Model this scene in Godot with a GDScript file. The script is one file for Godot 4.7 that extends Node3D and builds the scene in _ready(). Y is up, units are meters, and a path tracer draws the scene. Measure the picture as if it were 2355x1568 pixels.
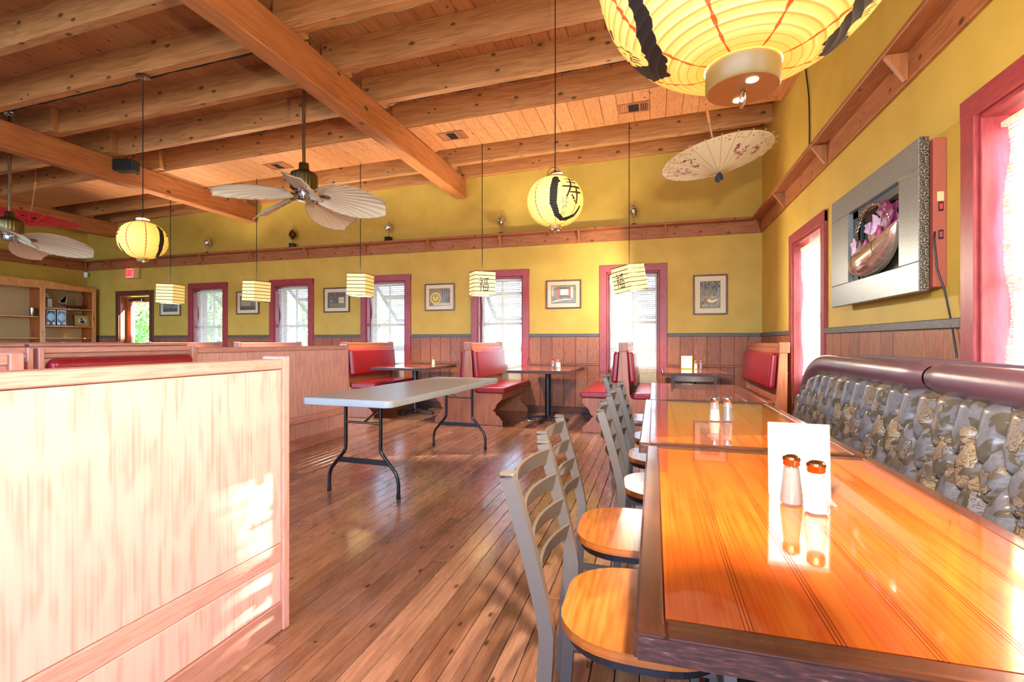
extends Node3D
# A restaurant dining room. x runs along the back wall, y is up, the back wall stands at z = -7.75; units are metres.

const EYE := 1.16
const ROOM_L := -12.25
const ROOM_R := 1.5
const ROOM_B := 7.75
const ROOM_F := -4.6
const TILT := 0.0242

var G := RandomNumberGenerator.new()
var M := {}
var taken := {}


class MB:
	var v := PackedVector3Array()
	var n := PackedVector3Array()
	var u := PackedVector2Array()
	var ix := PackedInt32Array()
	var xf := Transform3D()
	var uo := Vector2()
	var grain := -1      # the axis that the grain follows; by itself, the longest side

	func at(p: Vector3, basis := Basis()) -> MB:
		xf = Transform3D(basis, p)
		return self

	func tri(a: int, b: int, c: int) -> void:
		ix.append(a); ix.append(b); ix.append(c)

	func add(p: Vector3, nn: Vector3, uv: Vector2) -> int:
		v.append(xf * p)
		n.append((xf.basis * nn).normalized())
		u.append(uv + uo)
		return v.size() - 1

	# a flat convex face, turned so that it looks along «out»
	func face(p: Array, out: Vector3, ua := Vector3.ZERO, va := Vector3.ZERO) -> void:
		var nn: Vector3 = (p[1] - p[0]).cross(p[2] - p[0])
		if nn.length_squared() < 1e-16:
			nn = (p[2] - p[0]).cross(p[p.size() - 1] - p[0])
		nn = nn.normalized()
		var q := p
		if nn.dot(out) > 0:
			q = p.duplicate()
			q.reverse()
		else:
			nn = -nn
		if ua == Vector3.ZERO:
			ua = (q[1] - q[0]).normalized()
			va = nn.cross(ua)
		var first := v.size()
		for w in q:
			add(w, nn, Vector2(ua.dot(w), va.dot(w)))
		for k in range(1, q.size() - 1):
			tri(first, first + k, first + k + 1)

	# a box with chamfered edges; the texture's u runs along the longest side
	func box(c: Vector3, s: Vector3, bev := 0.0) -> MB:
		var h := s * 0.5
		bev = minf(bev, minf(h.x, minf(h.y, h.z)) * 0.9)
		var ax := [Vector3(1, 0, 0), Vector3(0, 1, 0), Vector3(0, 0, 1)]
		var order := [0, 1, 2]
		order.sort_custom(func(i, j): return s[i] > s[j])
		if grain >= 0:
			order.erase(grain)
			order.push_front(grain)
		for a in 3:
			var b := (a + 1) % 3
			var d := (a + 2) % 3
			if order.find(b) > order.find(d):
				var t := b
				b = d
				d = t
			for sg in [-1.0, 1.0]:
				var o: Vector3 = c + ax[a] * (h[a] * sg)
				var eb: Vector3 = ax[b] * (h[b] - bev)
				var ed: Vector3 = ax[d] * (h[d] - bev)
				face([o - eb - ed, o + eb - ed, o + eb + ed, o - eb + ed], ax[a] * sg, ax[b], ax[d])
		if bev > 0:
			for a in 3:
				var b := (a + 1) % 3
				var d := (a + 2) % 3
				for sb in [-1.0, 1.0]:
					for sd in [-1.0, 1.0]:
						var e1: Vector3 = c + ax[b] * (h[b] * sb) + ax[d] * ((h[d] - bev) * sd)
						var e2: Vector3 = c + ax[b] * ((h[b] - bev) * sb) + ax[d] * (h[d] * sd)
						var l: Vector3 = ax[a] * (h[a] - bev)
						face([e1 - l, e1 + l, e2 + l, e2 - l], ax[b] * sb + ax[d] * sd, ax[a], ax[b])
			for sx in [-1.0, 1.0]:
				for sy in [-1.0, 1.0]:
					for sz in [-1.0, 1.0]:
						var sv := Vector3(sx, sy, sz)
						var k := c + h * sv
						face([k - Vector3(0, bev * sy, bev * sz), k - Vector3(bev * sx, 0, bev * sz), k - Vector3(bev * sx, bev * sy, 0)], sv)
		return self

	# a box from corner to corner
	func slab(a: Vector3, b: Vector3, bev := 0.0) -> MB:
		return box((a + b) * 0.5, (b - a).abs(), bev)

	# a polygon in the xy plane, given a depth along z
	func extrude(p: PackedVector2Array, z0: float, z1: float, bev := 0.0) -> MB:
		var q := p
		if Geometry2D.is_polygon_clockwise(q):
			q = p.duplicate()
			q.reverse()
		var inner := q
		if bev > 0:
			var r := Geometry2D.offset_polygon(q, -bev, Geometry2D.JOIN_MITER)
			if r.size() == 1 and r[0].size() == q.size():
				inner = r[0]
				var best := 0
				for k in inner.size():
					if inner[k].distance_squared_to(q[0]) < inner[best].distance_squared_to(q[0]):
						best = k
				inner = inner.slice(best) + inner.slice(0, best)
				if Geometry2D.is_polygon_clockwise(inner):
					inner.reverse()
					inner = inner.slice(inner.size() - 1) + inner.slice(0, inner.size() - 1)
			else:
				bev = 0.0
				inner = q
		var t := Geometry2D.triangulate_polygon(inner)
		for side in [0, 1]:
			var z: float = z1 if side else z0
			var nn := Vector3(0, 0, 1 if z == maxf(z0, z1) else -1)
			var first := v.size()
			for w in inner:
				add(Vector3(w.x, w.y, z), nn, Vector2(w.y, w.x))
			for k in range(0, t.size(), 3):
				var a: int = first + t[k]
				var b: int = first + t[k + 1]
				var c: int = first + t[k + 2]
				var g := (inner[t[k + 1]] - inner[t[k]]).cross(inner[t[k + 2]] - inner[t[k]])
				if (g > 0) == (nn.z > 0):
					tri(a, c, b)
				else:
					tri(a, b, c)
		var lo := minf(z0, z1)
		var hi := maxf(z0, z1)
		for k in q.size():
			var j := (k + 1) % q.size()
			var out2 := Vector2(q[j].y - q[k].y, q[k].x - q[j].x)
			var out := Vector3(out2.x, out2.y, 0)
			face([Vector3(q[k].x, q[k].y, lo + bev), Vector3(q[j].x, q[j].y, lo + bev), Vector3(q[j].x, q[j].y, hi - bev), Vector3(q[k].x, q[k].y, hi - bev)], out)
			if bev > 0:
				face([Vector3(q[k].x, q[k].y, hi - bev), Vector3(q[j].x, q[j].y, hi - bev), Vector3(inner[j].x, inner[j].y, hi), Vector3(inner[k].x, inner[k].y, hi)], out.normalized() + Vector3(0, 0, 1))
				face([Vector3(q[k].x, q[k].y, lo + bev), Vector3(q[j].x, q[j].y, lo + bev), Vector3(inner[j].x, inner[j].y, lo), Vector3(inner[k].x, inner[k].y, lo)], out.normalized() - Vector3(0, 0, 1))
		return self

	# rows of points joined into a smooth skin
	func skin(rows: Array, uvs: Array, closed := false, flip := false) -> MB:
		var nr := rows.size()
		var nc: int = rows[0].size()
		var first := v.size()
		for i in nr:
			for j in nc:
				var j0 := j - 1
				var j1 := j + 1
				if closed:
					if j0 < 0: j0 = nc - 2
					if j1 > nc - 1: j1 = 1
				else:
					j0 = maxi(j0, 0)
					j1 = mini(j1, nc - 1)
				var du: Vector3 = rows[i][j1] - rows[i][j0]
				var dv: Vector3 = rows[mini(i + 1, nr - 1)][j] - rows[maxi(i - 1, 0)][j]
				if du.length_squared() < 1e-14:
					var i2 := 1 if i == 0 else nr - 2
					du = rows[i2][j1] - rows[i2][j0]
				var nn := du.cross(dv)
				if flip:
					nn = -nn
				add(rows[i][j], nn, uvs[i][j])
		for i in nr - 1:
			for j in nc - 1:
				var a := first + i * nc + j
				var b := a + 1
				var c := a + nc
				var d := c + 1
				if flip:
					tri(a, b, d); tri(a, d, c)
				else:
					tri(a, d, b); tri(a, c, d)
		return self

	# a skin from a function of (s, t) in 0..1
	func sheet(nu: int, nv: int, fn: Callable, flip := false, us := 1.0, vs := 1.0) -> MB:
		var rows := []
		var uvs := []
		for i in nv + 1:
			var r := PackedVector3Array()
			var q := PackedVector2Array()
			for j in nu + 1:
				r.append(fn.call(float(j) / nu, float(i) / nv))
				q.append(Vector2(us * j / nu, vs * i / nv))
			rows.append(r)
			uvs.append(q)
		return skin(rows, uvs, false, flip)

	# a turned shape round the y axis; profile of (radius, height), from bottom to top
	func lathe(profile: Array, seg := 24, us := 1.0, vs := 1.0) -> MB:
		var np := profile.size()
		var norms := []
		for k in np - 1:
			var e: Vector2 = profile[k + 1] - profile[k]
			norms.append(Vector2(e.y, -e.x).normalized())
		for k in np - 1:
			var na: Vector2 = norms[k]
			var nb: Vector2 = norms[k]
			if k > 0 and norms[k - 1].dot(norms[k]) > 0.75:
				na = (norms[k - 1] + norms[k]).normalized()
			if k < np - 2 and norms[k + 1].dot(norms[k]) > 0.75:
				nb = (norms[k + 1] + norms[k]).normalized()
			var first := v.size()
			for j in seg + 1:
				var a := TAU * j / seg
				var c := cos(a)
				var s := sin(a)
				add(Vector3(profile[k].x * c, profile[k].y, profile[k].x * s), Vector3(na.x * c, na.y, na.x * s), Vector2(us * j / seg, vs * (1.0 - float(k) / (np - 1))))
				add(Vector3(profile[k + 1].x * c, profile[k + 1].y, profile[k + 1].x * s), Vector3(nb.x * c, nb.y, nb.x * s), Vector2(us * j / seg, vs * (1.0 - float(k + 1) / (np - 1))))
			for j in seg:
				var b := first + j * 2
				tri(b, b + 2, b + 3)
				tri(b, b + 3, b + 1)
		return self

	# a round bar along points
	func tube(p: Array, r: float, seg := 8, r1 := -1.0) -> MB:
		if r1 < 0: r1 = r
		var rows := []
		var uvs := []
		var side := Vector3.ZERO
		var run := 0.0
		for k in p.size():
			var t: Vector3 = (p[mini(k + 1, p.size() - 1)] - p[maxi(k - 1, 0)]).normalized()
			if side == Vector3.ZERO:
				side = t.cross(Vector3.UP if absf(t.y) < 0.9 else Vector3.RIGHT).normalized()
			side = (side - t * side.dot(t)).normalized()
			var up := t.cross(side)
			if k > 0: run += (p[k] - p[k - 1]).length()
			var rr := lerpf(r, r1, float(k) / maxi(1, p.size() - 1))
			var row := PackedVector3Array()
			var q := PackedVector2Array()
			for j in seg + 1:
				var a := TAU * j / seg
				row.append(p[k] + (side * cos(a) + up * sin(a)) * rr)
				q.append(Vector2(run, float(j) / seg * TAU * rr))
			rows.append(row)
			uvs.append(q)
		skin(rows, uvs, true, false)
		for e in [0, rows.size() - 1]:
			var pts := Array(rows[e]).slice(0, seg)
			face(pts, (p[0] - p[1]) if e == 0 else (p[e] - p[e - 1]))
		return self

	# a bar of flat section w (along «wide») by h, along points
	func strap(p: Array, wide: Array, w: float, h: float) -> MB:
		var cs := []
		for k in p.size():
			var t: Vector3 = (p[mini(k + 1, p.size() - 1)] - p[maxi(k - 1, 0)]).normalized()
			var a: Vector3 = (wide[k] - t * wide[k].dot(t)).normalized() * w * 0.5
			var b: Vector3 = t.cross(a).normalized() * h * 0.5
			cs.append([p[k] - a - b, p[k] + a - b, p[k] + a + b, p[k] - a + b])
		for side in 4:
			var rows := []
			var uvs := []
			var run := 0.0
			for k in p.size():
				if k > 0: run += (p[k] - p[k - 1]).length()
				rows.append(PackedVector3Array([cs[k][side], cs[k][(side + 1) % 4]]))
				uvs.append(PackedVector2Array([Vector2(run, 0), Vector2(run, w if side % 2 == 0 else h)]))
			skin(rows, uvs, false, false)
		face(cs[0], p[0] - p[1])
		face(cs[-1], p[-1] - p[-2])
		return self

	# a box with round edges, for cushions
	func pillow(c: Vector3, s: Vector3, r: float, K := 4, puff := 0.0) -> MB:
		var h := s * 0.5
		r = minf(r, minf(h.x, minf(h.y, h.z)))
		var lat := []
		for k in K + 1: lat.append([-90.0 + 90.0 * k / K, -1.0])
		for k in K + 1: lat.append([90.0 * k / K, 1.0])
		var lon := []
		for q in 4:
			for k in K + 1: lon.append([q * 90.0 + 90.0 * k / K, [1, -1, -1, 1][q], [1, 1, -1, -1][q]])
		lon.append([360.0, 1, 1])
		var first := v.size()
		for a in lat:
			for o in lon:
				var ya := deg_to_rad(a[0])
				var xa := deg_to_rad(o[0])
				var dir := Vector3(cos(ya) * cos(xa), sin(ya), cos(ya) * sin(xa))
				var p := dir * r + Vector3((h.x - r) * o[1], (h.y - r) * a[1], (h.z - r) * o[2])
				add(c + p, dir, Vector2(p.x, p.z))
		var nc := lon.size()
		for i in lat.size() - 1:
			for j in nc - 1:
				var a2 := first + i * nc + j
				tri(a2, a2 + 1, a2 + nc + 1)
				tri(a2, a2 + nc + 1, a2 + nc)
		for sy in [-1.0, 1.0]:
			var y: float = c.y + h.y * sy
			var ex := h.x - r
			var ez := h.z - r
			if puff > 0.0:
				sheet(8, 8, func(a, b): return Vector3(c.x + ex * (2 * a - 1), y + sy * puff * sin(PI * a) * sin(PI * b), c.z + ez * (2 * b - 1)), sy > 0)
			else:
				face([Vector3(c.x - ex, y, c.z - ez), Vector3(c.x + ex, y, c.z - ez), Vector3(c.x + ex, y, c.z + ez), Vector3(c.x - ex, y, c.z + ez)], Vector3(0, sy, 0))
		return self

	func ball(c: Vector3, r: Vector3, seg := 16, rings := 10) -> MB:
		return sheet(seg, rings, func(a, b): return c + Vector3(cos(TAU * a) * sin(PI * b), -cos(PI * b), sin(TAU * a) * sin(PI * b)) * r, true)

	func mesh() -> ArrayMesh:
		var m := ArrayMesh.new()
		into(m)
		return m

	func into(m: ArrayMesh) -> void:
		if v.is_empty():
			return
		var a := []
		a.resize(Mesh.ARRAY_MAX)
		a[Mesh.ARRAY_VERTEX] = v
		a[Mesh.ARRAY_NORMAL] = n
		a[Mesh.ARRAY_TEX_UV] = u
		a[Mesh.ARRAY_INDEX] = ix
		m.add_surface_from_arrays(Mesh.PRIMITIVE_TRIANGLES, a)


# ---------------------------------------------------------------- naming and parenting

func numbered(called: String) -> String:
	var k: int = taken.get(called, 0)
	taken[called] = k + 1
	return called if k == 0 else "%s_%03d" % [called, k]


func tag(o: Node3D, label: String, category: String, group := "", kind := "") -> Node3D:
	o.set_meta("label", label)
	o.set_meta("category", category)
	if group: o.set_meta("group", group)
	if kind: o.set_meta("kind", kind)
	return o


func thing(called: String, label: String, category: String, at := Vector3.ZERO, turn := 0.0, group := "", kind := "") -> Node3D:
	var o := Node3D.new()
	o.name = numbered(called)
	o.position = at
	o.rotation.y = turn
	add_child(o)
	return tag(o, label, category, group, kind)


func struct(called: String, label: String, category: String) -> Node3D:
	return thing(called, label, category, Vector3.ZERO, 0.0, "", "structure")


func obj(called: String, mb, mat, parent: Node = self) -> MeshInstance3D:
	var o := MeshInstance3D.new()
	if parent == self:
		o.name = numbered(called)
	else:
		var key := "%d/%s" % [parent.get_instance_id(), called]
		var k: int = taken.get(key, 0)
		taken[key] = k + 1
		var nm := called if k == 0 else "%s_%03d" % [called, k]
		o.name = nm
	o.mesh = mb.mesh() if mb is MB else mb
	if mat is Array:
		for k in mat.size(): o.mesh.surface_set_material(k, mat[k])
	else:
		o.material_override = mat
	parent.add_child(o)
	return o


func dup(root: Node3D, at: Vector3, turn: float, label := "", group := "") -> Node3D:
	var base := String(root.name)
	var cut := base.length() - 4
	if cut > 0 and base[cut] == "_" and base.substr(cut + 1).is_valid_int():
		base = base.substr(0, cut)
	var r: Node3D = root.duplicate()
	r.name = numbered(base)
	add_child(r)
	r.position = at
	r.rotation.y = turn
	if label: r.set_meta("label", label)
	if group: r.set_meta("group", group)
	return r


func V(x: float, y: float, d: float) -> Vector3:
	return Vector3(x, y, -d)


func roof(x: float) -> float:      # height of the joists' undersides
	return 4.017 + TILT * x


# ---------------------------------------------------------------- materials

func srgb(r: int, g: int, b: int) -> Color:
	return Color(r / 255.0, g / 255.0, b / 255.0)


func plain(c: Color, rough := 0.6, metal := 0.0, spec := 0.5) -> StandardMaterial3D:
	var m := StandardMaterial3D.new()
	m.albedo_color = c
	m.roughness = rough
	m.metallic = metal
	m.metallic_specular = spec
	return m


func noise_tex(sz: Vector2i, freq: float, seed_: int, ramp: Gradient = null, normal := false, oct := 4, kind := FastNoiseLite.TYPE_SIMPLEX_SMOOTH, bump := 4.0) -> NoiseTexture2D:
	var f := FastNoiseLite.new()
	f.seed = seed_
	f.noise_type = kind
	f.frequency = freq
	f.fractal_octaves = oct
	var t := NoiseTexture2D.new()
	t.width = sz.x
	t.height = sz.y
	t.seamless = true
	t.noise = f
	if ramp: t.color_ramp = ramp
	if normal:
		t.as_normal_map = true
		t.bump_strength = bump
	return t


func ramp(stops: Array) -> Gradient:
	var g := Gradient.new()
	var o := PackedFloat32Array()
	var c := PackedColorArray()
	for s in stops:
		o.append(s[0])
		c.append(s[1])
	g.offsets = o
	g.colors = c
	return g


# grain drawn line by line with a few knots; u runs along the grain
func wood_image(w: int, h: int, seed_: int, dark: Color, mid: Color, light: Color, knots: int, stretch := 40.0, rings := 9.0) -> Image:
	var f := FastNoiseLite.new()
	f.seed = seed_
	f.frequency = 0.006
	f.fractal_octaves = 3
	var fine := FastNoiseLite.new()
	fine.seed = seed_ + 7
	fine.frequency = 0.18
	fine.fractal_octaves = 2
	var r := RandomNumberGenerator.new()
	r.seed = seed_
	var kn := []
	for k in knots:
		kn.append([r.randf() * w, (0.1 + 0.8 * r.randf()) * h, 3.0 + 4.0 * r.randf()])
	var im := Image.create(w, h, false, Image.FORMAT_RGB8)
	for x in w:
		var t := float(x) / w
		for y in h:
			var yy := float(y)
			var near := 9.0
			for k in kn:
				var dx: float = absf(x - k[0])
				dx = minf(dx, w - dx) / 1.5
				var dy: float = y - k[1]
				var q: float = sqrt(dx * dx + dy * dy) / k[2]
				if q < 5.0:
					near = minf(near, q)
					yy += dy * exp(-q * q * 0.35) * 1.5
			# the noise is blended across the ends so that the picture repeats
			var a: float = lerpf(f.get_noise_2d(x * 0.5, yy * 3.0), f.get_noise_2d((x - w) * 0.5, yy * 3.0), t)
			var b: float = lerpf(fine.get_noise_2d(x / stretch, yy), fine.get_noise_2d((x - w) / stretch, yy), t)
			var g := 0.5 + 0.5 * sin(a * rings + yy * 0.05)
			var val := clampf(0.32 * g + 0.34 + 0.42 * b, 0.0, 1.0)
			var c: Color = dark.lerp(mid, val * 2.0) if val < 0.5 else mid.lerp(light, val * 2.0 - 1.0)
			if near < 1.0:
				c = c.lerp(dark.darkened(0.55), 0.8 - 0.3 * sin(near * 9.0))
			elif near < 1.6:
				c = c.lerp(dark.darkened(0.4), (1.6 - near))
			im.set_pixel(x, y, c)
	return im


func wood(tex: Texture2D, us: float, vs: float, rough := 0.55, tint := Color.WHITE, bump := 0.0) -> StandardMaterial3D:
	var m := plain(tint, rough)
	m.albedo_texture = tex
	m.uv1_scale = Vector3(us, vs, 1)
	if bump > 0:
		m.heightmap_enabled = true
		m.heightmap_texture = tex
		m.heightmap_scale = bump
	return m


func glow(c: Color, e: Color, energy: float, rough := 0.7) -> StandardMaterial3D:
	var m := plain(c, rough)
	m.emission_enabled = true
	m.emission = e
	m.emission_energy_multiplier = energy
	return m


# ---------------------------------------------------------------- drawing

func dab(im: Image, x: float, y: float, r: float, c: Color) -> void:
	var w := im.get_width()
	var h := im.get_height()
	for j in range(maxi(0, int(y - r)), mini(h, int(y + r) + 2)):
		for i in range(maxi(0, int(x - r)), mini(w, int(x + r) + 2)):
			var q := Vector2(i + 0.5 - x, j + 0.5 - y).length()
			if q < r + 0.5:
				var k := clampf(r + 0.5 - q, 0.0, 1.0) * c.a
				var o := im.get_pixel(i, j)
				im.set_pixel(i, j, Color(lerpf(o.r, c.r, k), lerpf(o.g, c.g, k), lerpf(o.b, c.b, k), o.a))


func brush(im: Image, org: Vector2, sc: Vector2, p: Array, w0: float, w1: float, c: Color) -> void:
	var run := 0.0
	for k in p.size() - 1: run += ((p[k + 1] - p[k]) * sc).length()
	var done := 0.0
	for k in p.size() - 1:
		var a: Vector2 = org + p[k] * sc
		var b: Vector2 = org + p[k + 1] * sc
		var l := (b - a).length()
		var steps := maxi(1, int(l / maxf(0.6, minf(w0, w1) * 0.5)))
		for s in steps + 1:
			var t := float(s) / steps
			dab(im, lerpf(a.x, b.x, t), lerpf(a.y, b.y, t), lerpf(w0, w1, (done + l * t) / maxf(run, 0.001)) * 0.5, c)
		done += l


# each stroke: points, first width, last width (as shares of the character's size)
func fu() -> Array:
	return [[[Vector2(.16, .03), Vector2(.27, .13)], .07, .10], [[Vector2(.03, .27), Vector2(.38, .22)], .06, .08], [[Vector2(.36, .23), Vector2(.22, .45), Vector2(.02, .65)], .09, .04],
		[[Vector2(.21, .44), Vector2(.21, .98)], .08, .07], [[Vector2(.27, .48), Vector2(.38, .62)], .05, .08], [[Vector2(.45, .11), Vector2(.96, .07)], .06, .09],
		[[Vector2(.55, .22), Vector2(.58, .41)], .07, .06], [[Vector2(.56, .23), Vector2(.86, .20), Vector2(.82, .38)], .06, .07], [[Vector2(.58, .39), Vector2(.82, .37)], .05, .05],
		[[Vector2(.46, .52), Vector2(.50, .98)], .08, .07], [[Vector2(.48, .53), Vector2(.94, .49), Vector2(.91, .97)], .06, .09], [[Vector2(.70, .51), Vector2(.70, .93)], .06, .06],
		[[Vector2(.50, .73), Vector2(.91, .71)], .05, .05], [[Vector2(.51, .94), Vector2(.91, .92)], .06, .06]]


func ju() -> Array:
	return [[[Vector2(.20, .14), Vector2(.84, .10)], .07, .10], [[Vector2(.26, .29), Vector2(.78, .25)], .07, .09], [[Vector2(.04, .47), Vector2(.97, .41)], .08, .12],
		[[Vector2(.52, .0), Vector2(.40, .45), Vector2(.08, .97)], .11, .05], [[Vector2(.36, .64), Vector2(.94, .58)], .07, .10], [[Vector2(.70, .48), Vector2(.70, .95), Vector2(.56, .88)], .10, .06],
		[[Vector2(.42, .72), Vector2(.52, .82)], .06, .10]]


func small_marks() -> Array:      # 江 戸 前, one below the other
	return [[[Vector2(.08, .03), Vector2(.22, .07)], .06, .08], [[Vector2(.04, .13), Vector2(.18, .17)], .06, .08], [[Vector2(.06, .28), Vector2(.24, .20)], .08, .05],
		[[Vector2(.38, .06), Vector2(.88, .05)], .07, .07], [[Vector2(.63, .06), Vector2(.63, .26)], .07, .07], [[Vector2(.30, .27), Vector2(.96, .26)], .07, .08],
		[[Vector2(.22, .38), Vector2(.80, .37)], .06, .07], [[Vector2(.30, .45), Vector2(.78, .44), Vector2(.76, .53)], .06, .06], [[Vector2(.30, .53), Vector2(.76, .52)], .06, .06], [[Vector2(.30, .45), Vector2(.27, .56), Vector2(.12, .64)], .07, .05],
		[[Vector2(.32, .68), Vector2(.40, .73)], .06, .06], [[Vector2(.70, .67), Vector2(.60, .73)], .06, .06], [[Vector2(.08, .76), Vector2(.94, .75)], .07, .07],
		[[Vector2(.22, .81), Vector2(.20, .99)], .06, .05], [[Vector2(.22, .81), Vector2(.50, .81), Vector2(.50, .99)], .06, .06], [[Vector2(.24, .88), Vector2(.49, .88)], .05, .05], [[Vector2(.66, .81), Vector2(.66, .94)], .06, .06], [[Vector2(.84, .79), Vector2(.84, .99), Vector2(.76, .97)], .07, .05]]


func write(im: Image, strokes: Array, org: Vector2, sc: Vector2, c: Color) -> void:
	for s in strokes: brush(im, org, sc, s[0], s[1] * sc.x, s[2] * sc.x, c)


func itex(im: Image) -> ImageTexture:
	return ImageTexture.create_from_image(im)


# ---------------------------------------------------------------- the building

func _ready() -> void:
	G.seed = 11
	# camera
	var cam := Camera3D.new()
	cam.name = "camera"
	cam.position = Vector3(0, EYE, 0)
	cam.rotation.y = atan(327.0 / 1112.0)
	cam.fov = rad_to_deg(2.0 * atan(784.0 / 1112.0))
	cam.near = 0.05
	cam.far = 200.0
	add_child(cam)
	# sky and exposure
	var sky_m := ProceduralSkyMaterial.new()
	sky_m.sky_top_color = Color(0.36, 0.56, 0.86)
	sky_m.sky_horizon_color = Color(0.74, 0.88, 1.0)
	sky_m.sky_curve = 0.25
	sky_m.ground_bottom_color = Color(0.50, 0.50, 0.48)
	sky_m.ground_horizon_color = Color(0.62, 0.64, 0.64)
	sky_m.sky_energy_multiplier = 3.0
	sky_m.ground_energy_multiplier = 1.0
	var sky := Sky.new()
	sky.sky_material = sky_m
	var env := Environment.new()
	env.background_mode = Environment.BG_SKY
	env.sky = sky
	env.tonemap_mode = Environment.TONE_MAPPER_LINEAR
	env.tonemap_exposure = 1.55
	env.sdfgi_enabled = true
	env.ssao_enabled = true
	env.ssil_enabled = true
	var we := WorldEnvironment.new()
	we.name = "surroundings"
	we.environment = env
	add_child(we)
	# sun: low, from beyond the right-hand windows
	var sun := DirectionalLight3D.new()
	sun.name = "sun"
	sun.light_color = Color(1.0, 0.96, 0.90)
	sun.light_energy = 29.0
	sun.light_angular_distance = 0.53
	sun.shadow_enabled = true
	add_child(sun)
	sun.look_at_from_position(Vector3(10, 5, -4), Vector3(10, 5, -4) + Vector3(-1.0, -0.495, 0.40), Vector3.UP)

	materials()
	outside()
	outside_shade_block()
	floor_boards()
	walls()
	ceiling()
	windows()
	shelves_round_walls()
	booths()
	partitions()
	banquette()
	long_tables()
	folding_table()
	chairs()
	lanterns()
	box_lamps()
	fans()
	parasols()
	pictures()
	wall_art()
	statues()
	hutch()
	table_things()
	small_fittings()


func materials() -> void:
	var n1 := noise_tex(Vector2i(512, 512), 0.02, 3, null, false, 5)
	var fine_bump := noise_tex(Vector2i(512, 512), 0.09, 5, null, false, 3)
	M.fine = fine_bump
	# plaster
	var wy := noise_tex(Vector2i(512, 512), 0.008, 21, ramp([[0.0, srgb(182, 151, 60)], [0.5, srgb(189, 158, 66)], [1.0, srgb(195, 164, 72)]]), false, 4)
	M.plaster = wood(wy, 0.5, 0.5, 0.62)
	M.plaster.heightmap_enabled = true
	M.plaster.heightmap_texture = fine_bump
	M.plaster.heightmap_scale = 0.06
	# ceiling woods
	var knotty := itex(wood_image(1024, 128, 5, srgb(146, 96, 54), srgb(178, 126, 78), srgb(198, 147, 98), 7))
	var knotty2 := itex(wood_image(1024, 128, 9, srgb(146, 96, 54), srgb(178, 126, 78), srgb(198, 147, 98), 4))
	M.joist = [wood(knotty, 0.36, 3.4, 0.6, Color.WHITE), wood(knotty2, 0.34, 3.4, 0.6, Color(0.95, 0.92, 0.9)), wood(knotty, 0.31, 3.4, 0.6, Color(1.0, 0.97, 0.93))]
	M.beam = wood(knotty2, 0.3, 2.6, 0.5, Color(1.0, 0.89, 0.84))
	var deck := itex(wood_image(512, 128, 31, srgb(154, 98, 58), srgb(186, 128, 84), srgb(202, 146, 100), 2, 26.0, 15.0))
	M.deck = [wood(deck, 0.7, 4.6, 0.55), wood(deck, 0.62, 4.2, 0.55, Color(0.95, 0.9, 0.86)), wood(deck, 0.74, 4.6, 0.55, Color(1, 0.95, 0.9))]
	M.panel = [wood(deck, 1.1, 3.4, 0.5, Color(1, 0.96, 0.92)), wood(deck, 1.0, 3.0, 0.5, Color(1, 1, 0.98))]
	M.shelf = wood(knotty2, 0.5, 4.0, 0.55, Color(0.84, 0.72, 0.66))
	M.shelf2 = wood(knotty, 0.5, 4.0, 0.55, Color(0.88, 0.76, 0.70))
	# wainscot
	var wains := itex(wood_image(512, 128, 44, srgb(112, 62, 36), srgb(146, 86, 54), srgb(172, 108, 70), 1, 22.0, 16.0))
	M.wains = [wood(wains, 1.2, 5.0, 0.5), wood(wains, 1.0, 4.4, 0.5, Color(0.92, 0.88, 0.86)), wood(wains, 1.3, 5.2, 0.5, Color(1, 0.95, 0.9))]
	M.wains_dark = wood(wains, 1.0, 4.0, 0.5, Color(0.6, 0.52, 0.48))
	# floor
	var fl := itex(wood_image(1024, 128, 61, srgb(124, 86, 68), srgb(166, 120, 96), srgb(188, 142, 114), 3, 60.0, 8.0))
	var scr := noise_tex(Vector2i(512, 512), 0.03, 8, null, false, 5)
	M.floor = []
	for t in [Color(1, 1, 1), Color(0.86, 0.82, 0.80), Color(0.94, 0.9, 0.86), Color(0.78, 0.74, 0.73)]:
		var m := wood(fl, 0.55, 7.0, 0.30, t)
		m.roughness = 1.0
		m.roughness_texture = noise_tex(Vector2i(512, 512), 0.02, 77, ramp([[0.0, Color(0.18, 0.18, 0.18)], [0.6, Color(0.27, 0.27, 0.27)], [1.0, Color(0.40, 0.40, 0.40)]]), false, 4) if M.floor.is_empty() else M.floor[0].roughness_texture
		m.heightmap_enabled = true
		m.heightmap_texture = scr
		m.heightmap_scale = 0.03
		m.clearcoat_enabled = true
		m.clearcoat = 0.7
		m.clearcoat_roughness = 0.14
		M.floor.append(m)
	M.gap = plain(srgb(30, 20, 14), 0.8)
	# paint
	var red_t := noise_tex(Vector2i(256, 256), 0.03, 12, ramp([[0.0, srgb(128, 44, 50)], [0.5, srgb(146, 54, 60)], [1.0, srgb(160, 66, 70)]]))
	M.red = wood(red_t, 1.0, 6.0, 0.42)
	M.grey_trim = wood(noise_tex(Vector2i(256, 256), 0.04, 14, ramp([[0.0, srgb(66, 62, 60)], [1.0, srgb(98, 94, 92)]])), 0.8, 8.0, 0.5)
	M.sash = plain(srgb(206, 204, 196), 0.5)
	M.door_wood = wood(knotty2, 0.6, 4.0, 0.45, Color(0.9, 0.66, 0.56))
	M.door_trim = wood(knotty2, 0.6, 4.0, 0.5, Color(0.55, 0.42, 0.40))
	var pane := plain(Color(1, 1, 1, 0.06), 0.02)
	pane.transparency = BaseMaterial3D.TRANSPARENCY_ALPHA
	M.pane = pane
	var pg := pane.duplicate()
	pg.metallic_specular = 0.2
	M.picture_glass = pg
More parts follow.
